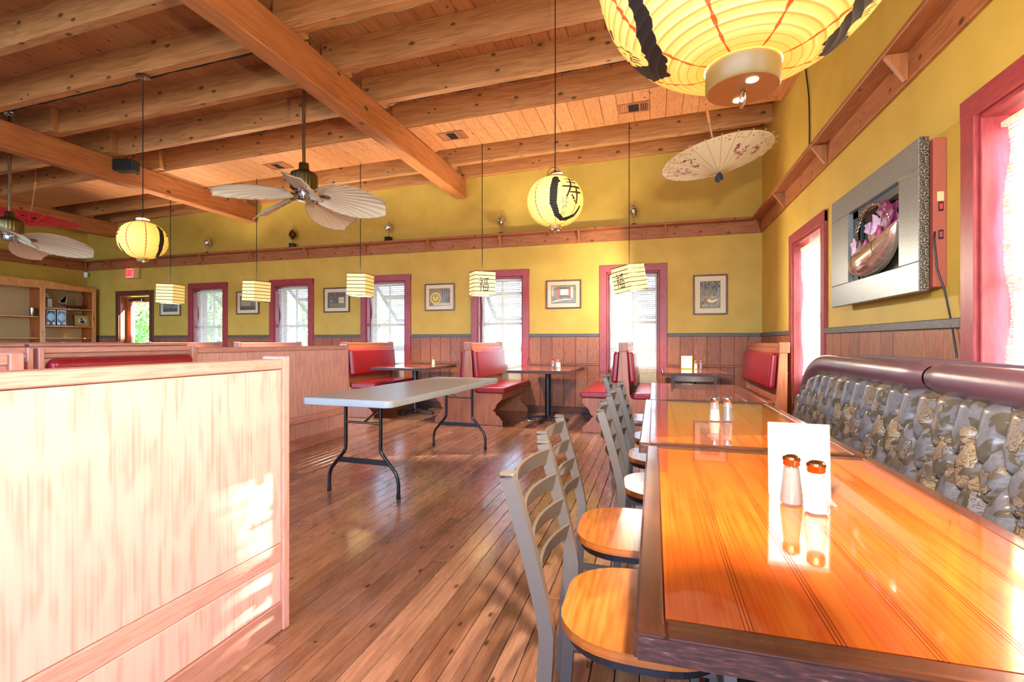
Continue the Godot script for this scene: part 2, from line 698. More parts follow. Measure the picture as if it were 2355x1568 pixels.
	var bam := plain(srgb(246, 244, 238), 0.7)
	bam.albedo_texture = noise_tex(Vector2i(256, 256), 0.05, 18, ramp([[0.0, srgb(226, 220, 200)], [0.5, srgb(250, 248, 240)], [1.0, srgb(254, 253, 249)]]))
	bam.uv1_scale = Vector3(1.5, 1, 1)
	bam.backlight_enabled = true
	bam.backlight = Color(1.0, 1.0, 1.0)
	M.bamboo = bam
	M.thread = plain(srgb(196, 186, 158), 0.9)
	# furniture
	var oak := itex(wood_image(1024, 256, 71, srgb(190, 140, 128), srgb(222, 174, 164), srgb(230, 184, 174), 0, 70.0, 10.0))
	M.oak = wood(oak, 0.6, 1.6, 0.32)
	M.oak2 = wood(oak, 1.2, 5.0, 0.36, Color(0.94, 0.88, 0.86), 0.02)
	M.oak_dark = wood(oak, 1.0, 4.0, 0.38, Color(0.84, 0.76, 0.72))
	var booth := itex(wood_image(512, 256, 81, srgb(150, 86, 56), srgb(186, 116, 84), srgb(200, 132, 100), 0, 50.0, 8.0))
	M.booth = wood(booth, 0.9, 2.4, 0.36)
	M.booth2 = wood(booth, 1.0, 5.0, 0.36, Color(0.92, 0.88, 0.86))
	M.vinyl = plain(srgb(150, 26, 40), 0.24)
	M.vinyl.heightmap_enabled = true
	M.vinyl.heightmap_texture = fine_bump
	M.vinyl.heightmap_scale = 0.03
	M.vinyl.uv1_scale = Vector3(5, 5, 1)
	M.vinyl_dark = plain(srgb(108, 74, 84), 0.28)
	M.vinyl_dark.heightmap_enabled = true
	M.vinyl_dark.heightmap_texture = fine_bump
	M.vinyl_dark.heightmap_scale = 0.03
	M.vinyl_dark.uv1_scale = Vector3(6, 6, 1)
	var top := itex(wood_image(1024, 128, 91, srgb(176, 74, 22), srgb(202, 94, 32), srgb(214, 110, 42), 0, 90.0, 5.0))
	M.top = []
	for t in [Color(1, 1, 1), Color(0.95, 0.93, 0.9), Color(1, 0.96, 0.9)]:
		var m := wood(top, 0.7, 5.0, 0.10, t)
		m.clearcoat_enabled = true
		m.clearcoat = 1.0
		m.clearcoat_roughness = 0.03
		M.top.append(m)
	M.top_edge = wood(itex(wood_image(512, 64, 95, srgb(52, 26, 16), srgb(84, 44, 28), srgb(110, 62, 40), 0, 40.0, 7.0)), 1.0, 8.0, 0.25)
	M.top_edge.clearcoat_enabled = true
	M.top_edge.clearcoat = 0.45
	M.top_edge.clearcoat_roughness = 0.05
	M.worn = wood(noise_tex(Vector2i(256, 256), 0.05, 97, ramp([[0.0, srgb(40, 18, 12)], [0.55, srgb(76, 36, 24)], [0.8, srgb(96, 52, 36)], [1.0, srgb(150, 118, 104)]])), 2.0, 12.0, 0.5)
	M.inlay = plain(srgb(118, 48, 16), 0.12)
	M.black = plain(srgb(26, 27, 30), 0.4)
	M.black_gloss = plain(srgb(18, 18, 20), 0.25)
	M.matt_black = plain(srgb(16, 16, 16), 0.8)
	M.chair_metal = plain(srgb(102, 90, 80), 0.34, 0.2)
	M.chair_metal.heightmap_enabled = true
	M.chair_metal.heightmap_texture = fine_bump
	M.chair_metal.heightmap_scale = 0.02
	M.chair_metal.uv1_scale = Vector3(10, 10, 1)
	var seat := itex(wood_image(512, 128, 101, srgb(138, 72, 26), srgb(176, 98, 40), srgb(196, 118, 54), 0, 40.0, 7.0))
	M.seat = wood(seat, 1.6, 3.0, 0.22)
	M.chrome = plain(srgb(210, 212, 214), 0.12, 1.0)
	M.steel = plain(srgb(150, 146, 132), 0.25, 1.0)
	M.silver = plain(srgb(196, 200, 204), 0.14, 1.0)
	M.plastic = plain(srgb(176, 184, 188), 0.34)
	M.plastic.heightmap_enabled = true
	M.plastic.heightmap_texture = fine_bump
	M.plastic.heightmap_scale = 0.03
	M.plastic.uv1_scale = Vector3(8, 8, 1)
	M.white = plain(srgb(236, 234, 228), 0.5)
	M.cream = plain(srgb(220, 206, 160), 0.6)


func outside() -> void:
	var g := thing("ground", "pale gravel ground outside, beyond the windows", "ground", Vector3.ZERO, 0.0, "", "structure")
	var b := MB.new()
	b.slab(Vector3(-60, -0.5, -60), Vector3(60, -0.25, 60))
	obj("gravel", b, plain(srgb(128, 130, 116), 0.9), g)
	# trees and shrubs seen through the glass door and the far windows
	var leaf := MB.new()
	leaf.sheet(1, 2, func(a, t): return Vector3((a - 0.5) * 0.07 * sin(PI * clampf(t + 0.12, 0, 1)), 0.012 * sin(PI * t), t * 0.13))
	var greens := [srgb(112, 150, 76), srgb(136, 168, 96), srgb(92, 132, 84)]
	var spots := [[-15.2, 10.8, 3.6, 1.3, "leafy green tree seen through the glass of the exit door"], [-17.2, 12.4, 4.4, 1.7, "taller pale green tree standing furthest left behind the exit door"], [-12.6, 11.6, 3.2, 1.3, "green tree seen through the window next to the exit door"], [-10.0, 14.0, 3.4, 1.5, "green tree further off, seen through the second window from the exit door"]]
	for k in spots.size():
		var s: Array = spots[k]
		var t := thing("garden_tree", s[4], "tree", V(s[0], -0.25, s[1]), 0.0, "trees outside the windows")
		var tr := MB.new()
		tr.tube([Vector3.ZERO, Vector3(0.05, s[2] * 0.3, 0), Vector3(-0.04, s[2] * 0.62, 0.05)], 0.11, 8, 0.05)
		for q in 5:
			var a := G.randf() * TAU
			tr.tube([Vector3(0.03, s[2] * (0.25 + 0.08 * q), 0), Vector3(cos(a) * s[3] * 0.6, s[2] * (0.45 + 0.09 * q), sin(a) * s[3] * 0.6)], 0.04, 6, 0.015)
		obj("trunk", tr, plain(srgb(104, 84, 66), 0.9), t)
		var mm := MultiMesh.new()
		mm.transform_format = MultiMesh.TRANSFORM_3D
		mm.mesh = leaf.mesh()
		mm.instance_count = 2600
		for i in 2600:
			var dir := Vector3(G.randfn(), G.randfn(), G.randfn()).normalized()
			var rad := pow(G.randf(), 0.45)
			var p := Vector3(dir.x * s[3], dir.y * s[2] * 0.42, dir.z * s[3]) * rad + Vector3(0, s[2] * 0.58, 0)
			mm.set_instance_transform(i, Transform3D(Basis.from_euler(Vector3(G.randf() * TAU, G.randf() * TAU, G.randf() * TAU)).scaled(Vector3.ONE * G.randf_range(0.8, 1.7)), p))
		var mi := MultiMeshInstance3D.new()
		mi.name = "foliage"
		mi.multimesh = mm
		var lm := plain(greens[k % 3], 0.6)
		lm.backlight_enabled = true
		lm.backlight = Color(0.5, 0.6, 0.3)
		mi.material_override = lm
		mi.set_meta("kind", "stuff")
		t.add_child(mi)


func outside_shade_block() -> void:  # added block out of view, shades the window wall from the low sun
	var w := struct("wall_wing", "unseen tall block added beyond the right corner to shade the back windows from sun", "wall")
	var b := MB.new()
	b.slab(V(3.4, -0.25, 8.7), V(7.5, 8.2, 16.0), 0.02)
	obj("cladding", b, plain(srgb(150, 142, 128), 0.85), w)
	b = MB.new()
	b.slab(V(3.2, 8.2, 8.5), V(7.7, 8.4, 16.2), 0.02)
	obj("roof_slab", b, plain(srgb(96, 92, 88), 0.85), w)


func floor_boards() -> void:
	var f := struct("floor", "worn brown hardwood floor of narrow boards running towards the window wall", "floor")
	var b := MB.new()
	b.slab(V(ROOM_L - 0.2, -0.24, ROOM_F - 0.2), V(ROOM_R + 0.2, -0.012, ROOM_B + 0.2))
	obj("subfloor", b, M.gap, f)
	var w := 0.083
	var near := []
	var x := ROOM_L
	while x < ROOM_R - 0.001:
		var d := ROOM_F - G.randf() * 1.2
		while d < ROOM_B:
			var l := G.randf_range(0.9, 2.3)
			var d0 := maxf(d, ROOM_F)
			var d1 := minf(d + l, ROOM_B)
			if d1 - d0 > 0.1:
				var cx := x + w * 0.5
				var cd := clampf(1.5, d0, d1)
				var fwd := cx * -0.282 + cd * 0.959
				var vis := fwd > 0.3 and cx > -3.6 and cx < 0.5 and d1 > 1.0 and (cx > -1.45 or d0 > 1.2)
				near.append([(cx * cx + cd * cd) if vis else 1000.0 + absf(cx) + absf(d0), cx, d0, d1, minf(w, ROOM_R - x), G.randi() % 4])
			d += l
		x += w
	near.sort_custom(func(p, q): return p[0] < q[0])
	var rest := [MB.new(), MB.new(), MB.new(), MB.new()]
	for k in near.size():
		var q: Array = near[k]
		var piece: MB = MB.new() if k < 300 else rest[q[5]]
		piece.uo = Vector2(G.randf() * 3.0, G.randf())
		var y := G.randf_range(-0.0012, 0.0)
		piece.slab(V(q[1] - q[4] * 0.5 + 0.0014, -0.012, q[2] + 0.001), V(q[1] + q[4] * 0.5 - 0.0014, y, q[3] - 0.001), 0.0018 if k < 300 else 0.0)
		if k < 300:
			obj("floor_board", piece, M.floor[q[5]], f)
	var am := ArrayMesh.new()
	for m in rest: m.into(am)
	var o := obj("floor_boards", am, M.floor, f)
	o.set_meta("kind", "stuff")


# back wall windows: middle of each opening
const WIN_X := [-0.32, -2.49, -4.66, -6.71, -8.77]
const WIN_R := [5.58, 2.36, -0.86, -4.08]  # the last two are out of view, placed to light the near furniture
const HALF := 0.40
const HALF_R := 0.49
const TOP := 2.24
const LOW := 0.46
const DOOR_L := -11.24
const DOOR_R := -10.35
const DOOR_T := 2.15


func walls() -> void:
	var tk := 0.2
	# window wall at the back
	var wb := struct("wall_back", "long mustard yellow wall with five windows and brown board wainscot", "wall")
	var b := MB.new()
	var x := ROOM_L - tk
	var holes := [[DOOR_L, DOOR_R, 0.0, DOOR_T]]
	var wx := WIN_X.duplicate()
	wx.reverse()
	for c in wx: holes.append([c - HALF, c + HALF, LOW, TOP])
	for h in holes:
		b.slab(V(x, 0, ROOM_B), V(h[0], 4.5, ROOM_B + 0.32))
		if h[2] > 0: b.slab(V(h[0], 0, ROOM_B), V(h[1], h[2], ROOM_B + 0.32))
		b.slab(V(h[0], h[3], ROOM_B), V(h[1], 4.5, ROOM_B + 0.32))
		x = h[1]
	b.slab(V(x, 0, ROOM_B), V(ROOM_R + tk, 4.5, ROOM_B + 0.32))
	obj("plaster", b, M.plaster, wb)
	# right wall
	var wr := struct("wall_right", "mustard yellow side wall with two tall windows and a plank wainscot", "wall")
	b = MB.new()
	var d := ROOM_F
	var rr := WIN_R.duplicate()
	rr.reverse()
	for c in rr:
		b.slab(V(ROOM_R, 0, d), V(ROOM_R + tk, 4.5, c - HALF_R))
		b.slab(V(ROOM_R, 0, c - HALF_R), V(ROOM_R + tk, LOW, c + HALF_R))
		b.slab(V(ROOM_R, TOP, c - HALF_R), V(ROOM_R + tk, 4.5, c + HALF_R))
		d = c + HALF_R
	b.slab(V(ROOM_R, 0, d), V(ROOM_R + tk, 4.5, ROOM_B))
	obj("plaster", b, M.plaster, wr)
	var wl := struct("wall_left", "far mustard yellow end wall behind the pine shelving", "wall")
	b = MB.new()
	b.slab(V(ROOM_L - tk, 0, ROOM_F), V(ROOM_L, 4.5, ROOM_B))
	obj("plaster", b, M.plaster, wl)
	# unseen wall behind the photographer; its wide openings are added for fill light
	var wf := struct("wall_front", "unseen mustard yellow wall behind the viewer with wide openings added for fill light", "wall")
	b = MB.new()
	b.slab(V(ROOM_L - tk, 0, ROOM_F - tk), V(ROOM_R + tk, 0.3, ROOM_F))
	b.slab(V(ROOM_L - tk, 3.3, ROOM_F - tk), V(ROOM_R + tk, 4.5, ROOM_F))
	for k in 7:
		var px := ROOM_L - tk + k * (ROOM_R - ROOM_L + tk) / 6.0
		b.slab(V(px, 0.3, ROOM_F - tk), V(px + 0.2, 3.3, ROOM_F))
	obj("plaster", b, M.plaster, wf)
	# wainscot boards, chair rail, ledge and base
	var spans := []
	x = ROOM_L
	for h in holes:
		spans.append([x, h[0] - 0.11])
		x = h[1] + 0.11
	spans.append([x, ROOM_R])
	for s in spans: wainscot(wb, s[0], s[1], false)
	var sd := ROOM_F
	for c in rr:
		wainscot(wr, sd, c - HALF_R - 0.11, true)
		sd = c + HALF_R + 0.11
	wainscot(wr, sd, ROOM_B - 0.03, true)


func wainscot(wall: Node3D, a: float, e: float, side: bool) -> void:
	var put := func(q0: float, q1: float, y0: float, y1: float, out: float, mat, called: String, bev: float) -> void:
		var b := MB.new()
		b.uo = Vector2(G.randf() * 4, G.randf())
		if side: b.slab(V(ROOM_R - out, y0, q0), V(ROOM_R + 0.01, y1, q1), bev)
		else: b.slab(V(q0, y0, ROOM_B - out), V(q1, y1, ROOM_B + 0.01), bev)
		obj(called, b, mat, wall)
	if e - a < 0.05:
		return
	var n := maxi(1, roundi((e - a) / 0.19))
	var w := (e - a) / n
	for k in n:
		put.call(a + k * w + 0.002, a + (k + 1) * w - 0.002, 0.80, 1.235, 0.016, M.wains[G.randi() % 3], "wainscot_board", 0.004)
		put.call(a + k * w + 0.002, a + (k + 1) * w - 0.002, 0.10, 0.775, 0.028, M.wains[G.randi() % 3], "wainscot_board", 0.004)
	put.call(a, e, 0.772, 0.80, 0.042, M.wains[1], "ledge_strip", 0.004)
	put.call(a, e, 0.0, 0.10, 0.036, M.wains_dark, "base_board", 0.004)
	put.call(a, e, 1.225, 1.278, 0.030, M.grey_trim, "chair_rail", 0.005)


func ceiling() -> void:
	var c := struct("ceiling", "sloping timber ceiling of orange planks on joists and three heavy beams", "ceiling")
	var tilt := Basis(Vector3(0, 0, 1), atan(TILT))
	# planks of the deck, running from front to back
	var w := 0.19
	var x := ROOM_L
	while x < ROOM_R:
		var x1 := minf(x + w, ROOM_R)
		var b := MB.new()
		b.uo = Vector2(G.randf() * 4, G.randf())
		var cx := (x + x1) * 0.5
		b.at(V(cx, roof(cx) + 0.315, (ROOM_F + ROOM_B) * 0.5), tilt).box(Vector3.ZERO, Vector3(x1 - x - 0.005, 0.03, ROOM_B - ROOM_F), 0.004)
		obj("ceiling_plank", b, M.deck[G.randi() % 3], c)
		x += w
	var rb := MB.new()
	rb.at(V(-5.37, roof(-5.37) + 0.38, 1.57), tilt).box(Vector3.ZERO, Vector3(15.0, 0.09, 13.4))
	obj("roof_deck", rb, M.gap, c)  # unseen cover above the planks, keeps daylight out of their gaps
	# joists in bays between the beams
	var bays := [[-3.30, ROOM_R, 0.0], [-7.72, -3.06, 0.0915], [-11.5, -7.36, 0.0], [ROOM_L, -11.28, 0.0915]]
	var mids := [[-3.19, ROOM_R], [-7.63, -3.19], [-11.4, -7.63], [ROOM_L, -11.4]]
	for d in [0.77, 1.47, 2.17, 2.87, 3.57, 4.24, 4.95, 5.65, 6.35, 7.07, 7.66]:
		for q in 4:
			var bay: Array = bays[q]
			var off: float = bay[2]
			if d > 7.5:
				bay = mids[q]
				off = 0.0
			var b := MB.new()
			b.uo = Vector2(G.randf() * 4, G.randf())
			var cx: float = (bay[0] + bay[1]) * 0.5
			b.at(V(cx, roof(cx) + 0.15, d + 0.045 + off), tilt).box(Vector3.ZERO, Vector3(bay[1] - bay[0], 0.30, 0.09), 0.004)
			obj("joist", b, M.joist[G.randi() % 3], c)
	# beams under the joists
	for q in [[-3.19, 3.605], [-7.63, 3.50], [-11.4, 3.435]]:
		var b := MB.new()
		b.uo = Vector2(G.randf() * 4, G.randf())
		b.slab(V(q[0] - 0.095, q[1], ROOM_F), V(q[0] + 0.095, roof(q[0]) - 0.001, ROOM_B), 0.012)
		obj("beam", b, M.beam, c)
	# grooved boards that box in the ducts between two joists
	for bay in [[-3.09, ROOM_R, 5.66, 6.45], [-7.53, -3.29, 5.75, 6.54], [-11.3, -7.73, 5.66, 6.45]]:
		var px: float = bay[0]
		while px < bay[1] - 0.02:
			var p1 := minf(px + 0.19, bay[1])
			var b := MB.new()
			b.uo = Vector2(G.randf() * 4, G.randf())
			var cx := (px + p1) * 0.5
			b.at(V(cx, roof(cx) - 0.007, (bay[2] + bay[3]) * 0.5), tilt).box(Vector3.ZERO, Vector3(p1 - px - 0.004, 0.014, bay[3] - bay[2]), 0.003)
			obj("soffit_board", b, M.panel[G.randi() % 2], c)
			px += 0.19


# a window with its red surround; the local frame has z into the room and y up from the floor
func window(called: String, at: Vector3, turn: float, half: float, label: String, deep := 0.2) -> Node3D:
	var w := thing(called, label, "window", at, turn, "", "structure")
	var tb := 0.11
	for s in [-1.0, 1.0]:
		var b := MB.new()
		b.uo.x = G.randf() * 3
		b.slab(Vector3(s * half, 0.66, 0.0), Vector3(s * (half + tb), TOP + 0.10, 0.03), 0.005)
		obj("trim_board", b, M.red, w)
		b = MB.new()
		b.uo = Vector2(G.randf(), G.randf())
		b.slab(Vector3(s * half, 0.10, -0.005), Vector3(s * (half + tb + 0.002), 0.66, 0.026), 0.004)
		obj("wainscot_board", b, M.wains[2], w)
		b = MB.new()
		b.slab(Vector3(s * (half - 0.001), LOW, -deep), Vector3(s * (half - 0.024), TOP, 0.012), 0.004)
		obj("jamb_board", b, M.red, w)
		b = MB.new()
		b.slab(Vector3(s * (half - 0.024), 0.70, -0.125), Vector3(s * (half - 0.042), TOP - 0.024, -0.105), 0.003)
		obj("stop_strip", b, M.red, w)
	var h := MB.new()
	h.slab(Vector3(-half - tb, TOP, 0.0), Vector3(half + tb, TOP + 0.11, 0.032), 0.005)
	obj("head_board", h, M.red, w)
	h = MB.new()
	h.slab(Vector3(-half, TOP - 0.024, -deep), Vector3(half, TOP, 0.012), 0.004)
	obj("head_jamb", h, M.red, w)
	h = MB.new()
	h.slab(Vector3(-half - tb, 0.0, -0.005), Vector3(half + tb, 0.10, 0.034), 0.004)
	obj("base_board", h, M.wains_dark, w)
	h = MB.new()
	h.slab(Vector3(-half, 0.10, -0.005), Vector3(half, LOW + 0.004, 0.02), 0.004)
	obj("apron_board", h, M.wains[0], w)
	h = MB.new()
	h.slab(Vector3(-half + 0.02, LOW, -0.19), Vector3(half - 0.02, 0.68, -0.10), 0.004)
	obj("apron_panel", h, M.wains[1], w)
	h = MB.new()
	h.slab(Vector3(-half + 0.02, 0.68, -deep), Vector3(half - 0.02, 0.715, -0.07), 0.006)
	obj("sill", h, M.red, w)
	# sash: two by two panes
	var z0 := -0.17
	var z1 := -0.13
	var lo := 0.715
	var hi := TOP - 0.024
	var mid := 1.455
	var ins := half - 0.024
	for s in [-1.0, 1.0]:
		h = MB.new()
		h.slab(Vector3(s * ins, lo, z0), Vector3(s * (ins - 0.04), hi, z1), 0.004)
		obj("sash_stile", h, M.sash, w)
	for q in [[lo, lo + 0.05], [mid - 0.022, mid + 0.022], [hi - 0.045, hi]]:
		h = MB.new()
		h.slab(Vector3(-ins + 0.04, q[0], z0), Vector3(ins - 0.04, q[1], z1), 0.004)
		obj("sash_rail", h, M.sash, w)
	for q in [[lo + 0.05, mid - 0.022], [mid + 0.022, hi - 0.045]]:
		h = MB.new()
		h.slab(Vector3(-0.015, q[0], z0 + 0.005), Vector3(0.015, q[1], z1), 0.003)
		obj("muntin", h, M.sash, w)
		for s in [-1.0, 1.0]:
			h = MB.new()
			h.face([Vector3(s * 0.015, q[0], -0.15), Vector3(s * (ins - 0.04), q[0], -0.15), Vector3(s * (ins - 0.04), q[1], -0.15), Vector3(s * 0.015, q[1], -0.15)], Vector3(0, 0, 1))
			obj("pane", h, M.pane, w)
	return w


func blind(at: Vector3, turn: float, half: float, seed_: int, label: String, bottom := 0.48, open := true) -> void:
	var r := RandomNumberGenerator.new()
	r.seed = seed_
	var t := thing("bamboo_blind", label, "blind", at, turn, "bamboo blinds in the windows")
	var hw := half - 0.055
	var b := MB.new()
	b.slab(Vector3(-hw - 0.012, TOP - 0.085, -0.075), Vector3(hw + 0.012, TOP - 0.06, -0.05), 0.003)
	obj("head_rail", b, M.bamboo, t)
	var st := MB.new()
	var y := TOP - 0.088
	var ph := r.randf() * 6.0
	var k := 0
	var hh := 0.0056 if open else 0.0066
	while y > bottom:
		var pitch := hh + (r.randf_range(0.0008, 0.0032) if open else -0.0002)
		var zz := -0.062 + 0.007 * sin(y * 9.0 + ph) + (0.0008 if k % 2 else -0.0008)
		var sway := 0.012 * sin(y * 7.0 + ph) + 0.009 * sin(y * 17.0 + 2.0 * ph) + 0.008 * (TOP - y)
		var x0 := -hw + sway + r.randf_range(-0.003, 0.003)
		var x1 := hw + (0.0 if open else 0.028) + sway * (0.4 if open else 0.05) + r.randf_range(-0.003, 0.003)
		var p := []
		var wd := []
		for q in 9:
			# the strips bunch together towards the loose edge, so that gaps open between the bunches
			var s := q / 8.0
			var e := clampf((0.46 - s) / 0.46, 0.0, 1.0)
			p.append(Vector3(lerpf(x0, x1, s), y + (float(k % 8) - 3.5) * -0.45 * pitch * e * e + 0.010 * e * e * sin(k / 8 * 1.9), zz))
			wd.append(Vector3.UP)
		st.uo = Vector2(r.randf() * 5, r.randf())
		st.strap(p, wd, hh, 0.0016)
		k += 1
		y -= pitch
	var o := obj("slats", st, M.bamboo, t)
	o.set_meta("kind", "stuff")
	for q in [-0.62, 0.0, 0.62]:
		b = MB.new()
		b.tube([Vector3(hw * q, TOP - 0.07, -0.054), Vector3(hw * q + 0.004, 1.3, -0.052), Vector3(hw * q, bottom + 0.01, -0.056)], 0.0016, 5)
		obj("thread", b, M.thread, t)
	b = MB.new()
	b.slab(Vector3(-hw, bottom - 0.02, -0.072), Vector3(hw + 0.006, bottom, -0.052), 0.003)
	obj("bottom_rail", b, M.bamboo, t)


func windows() -> void:
	var wl := ["red framed window nearest the right corner of the long wall", "red framed window second from the right corner, behind a white box lamp", "red framed window in the middle of the long wall", "red framed window second from the exit door", "red framed window next to the exit door"]
	for k in WIN_X.size():
		window("window_%d" % (k + 1), V(WIN_X[k], 0, ROOM_B), 0.0, HALF, wl[k], 0.32)
		blind(V(WIN_X[k], 0, ROOM_B), 0.0, HALF, 300 + k, ["bamboo blind in the long-wall window nearest the right corner", "bamboo blind in the long-wall window second from the right corner", "bamboo blind in the middle window of the long wall", "bamboo blind in the long-wall window second from the exit door", "bamboo blind in the window next to the exit door"][k])
		shutter(V(WIN_X[k], 0, ROOM_B + 0.32), ["louvred awning shutter outside the window nearest the right corner", "louvred awning shutter outside the second window from the right corner", "louvred awning shutter outside the middle window", "louvred awning shutter outside the second window from the exit door", "louvred awning shutter outside the window next to the exit door"][k])
	var rl := ["red framed side-wall window near the corner, left of the wall art", "large red framed side-wall window at the right edge, above the tufted bench", "unseen red framed side-wall window beside the viewer, placed to light the oak partition", "last red framed side-wall window, unseen behind the viewer, placed to light the room"]
	for k in WIN_R.size():
		window("window_%d" % (k + 6), V(ROOM_R, 0, WIN_R[k]), -PI / 2, HALF_R, rl[k])
		if k < 2: blind(V(ROOM_R, 0, WIN_R[k]), -PI / 2, HALF_R, 400 + k, ["sunlit bamboo blind in the side window left of the wall art", "sunlit wavy-edged bamboo blind above the tufted bench at the right edge"][k], 0.52, false)  # the two windows out of view stay bare, to let in more light
	# the glazed exit door
	var d := struct("door_1", "glazed wooden exit door with brown surround and steel closer", "door")
	for q in [[DOOR_L - 0.10, DOOR_L], [DOOR_R, DOOR_R + 0.10]]:
		var b := MB.new()
		b.slab(V(q[0], 0, ROOM_B), V(q[1], DOOR_T + 0.1, ROOM_B - 0.03), 0.005)
		obj("trim_board", b, M.door_trim, d)
	var b := MB.new()
	b.slab(V(DOOR_L, DOOR_T, ROOM_B), V(DOOR_R, DOOR_T + 0.1, ROOM_B - 0.03), 0.005)
	obj("head_board", b, M.door_trim, d)
	for q in [[DOOR_L, DOOR_L + 0.03], [DOOR_R - 0.03, DOOR_R]]:
		b = MB.new()
		b.slab(V(q[0], 0, ROOM_B - 0.01), V(q[1], DOOR_T, ROOM_B + 0.2), 0.004)
		obj("jamb_board", b, M.door_wood, d)
	for q in [[DOOR_L + 0.035, DOOR_L + 0.155], [DOOR_R - 0.155, DOOR_R - 0.035]]:
		b = MB.new()
		b.slab(V(q[0], 0.01, ROOM_B + 0.12), V(q[1], DOOR_T - 0.02, ROOM_B + 0.165), 0.005)
		obj("door_stile", b, M.door_wood, d)
	for q in [[0.01, 0.28], [DOOR_T - 0.14, DOOR_T - 0.02]]:
		b = MB.new()
		b.slab(V(DOOR_L + 0.155, q[0], ROOM_B + 0.12), V(DOOR_R - 0.155, q[1], ROOM_B + 0.165), 0.005)
		obj("door_rail", b, M.door_wood, d)
	b = MB.new()
	b.face([V(DOOR_L + 0.155, 0.28, ROOM_B + 0.14), V(DOOR_R - 0.155, 0.28, ROOM_B + 0.14), V(DOOR_R - 0.155, DOOR_T - 0.14, ROOM_B + 0.14), V(DOOR_L + 0.155, DOOR_T - 0.14, ROOM_B + 0.14)], Vector3(0, 0, 1))
	obj("pane", b, M.pane, d)
	b = MB.new()
	b.slab(V(-11.06, 2.02, ROOM_B + 0.12), V(-10.68, 2.08, ROOM_B + 0.05), 0.008)
	obj("door_closer", b, M.steel, d)
	b = MB.new()
	b.tube([V(-10.95, 2.085, ROOM_B + 0.08), V(-10.75, 2.10, ROOM_B + 0.0), V(-10.55, 2.105, ROOM_B + 0.1)], 0.009, 6)
	obj("closer_arm", b, M.steel, d)


func shutter(at: Vector3, label: String) -> void:
	var t := thing("awning_shutter", label, "shutter", at, 0.0, "awning shutters outside the windows")
	var m := plain(srgb(150, 158, 160), 0.7)
	var hinge := Vector3(0, TOP + 0.10, -0.02)
	var dir := Vector3(0, -0.62, -0.78).normalized()
	var l := 1.25
	var bs := Basis(Vector3(1, 0, 0), -dir, Vector3(1, 0, 0).cross(-dir).normalized())
	for s in [-1.0, 1.0]:
		var b := MB.new()
		b.at(hinge + dir * l * 0.5 + Vector3(s * 0.50, 0, 0), bs).box(Vector3.ZERO, Vector3(0.07, l, 0.035), 0.004)
		obj("stile", b, m, t)
		b = MB.new()
		b.tube([hinge + dir * l * 0.8 + Vector3(s * 0.44, 0, 0), Vector3(s * 0.44, 1.35, 0.0)], 0.012, 6)
		obj("stay_bar", b, m, t)
	for q in [0.04, 0.5, l - 0.04]:
		var b := MB.new()
		b.at(hinge + dir * q, bs).box(Vector3.ZERO, Vector3(0.93, 0.07, 0.035), 0.004)
		obj("rail", b, m, t)
	var q2 := 0.10
	while q2 < l - 0.08:
		var b := MB.new()
		b.at(hinge + dir * q2, bs * Basis(Vector3(1, 0, 0), 0.6)).box(Vector3.ZERO, Vector3(0.93, 0.055, 0.008))
		obj("louvre", b, m, t)
		q2 += 0.052


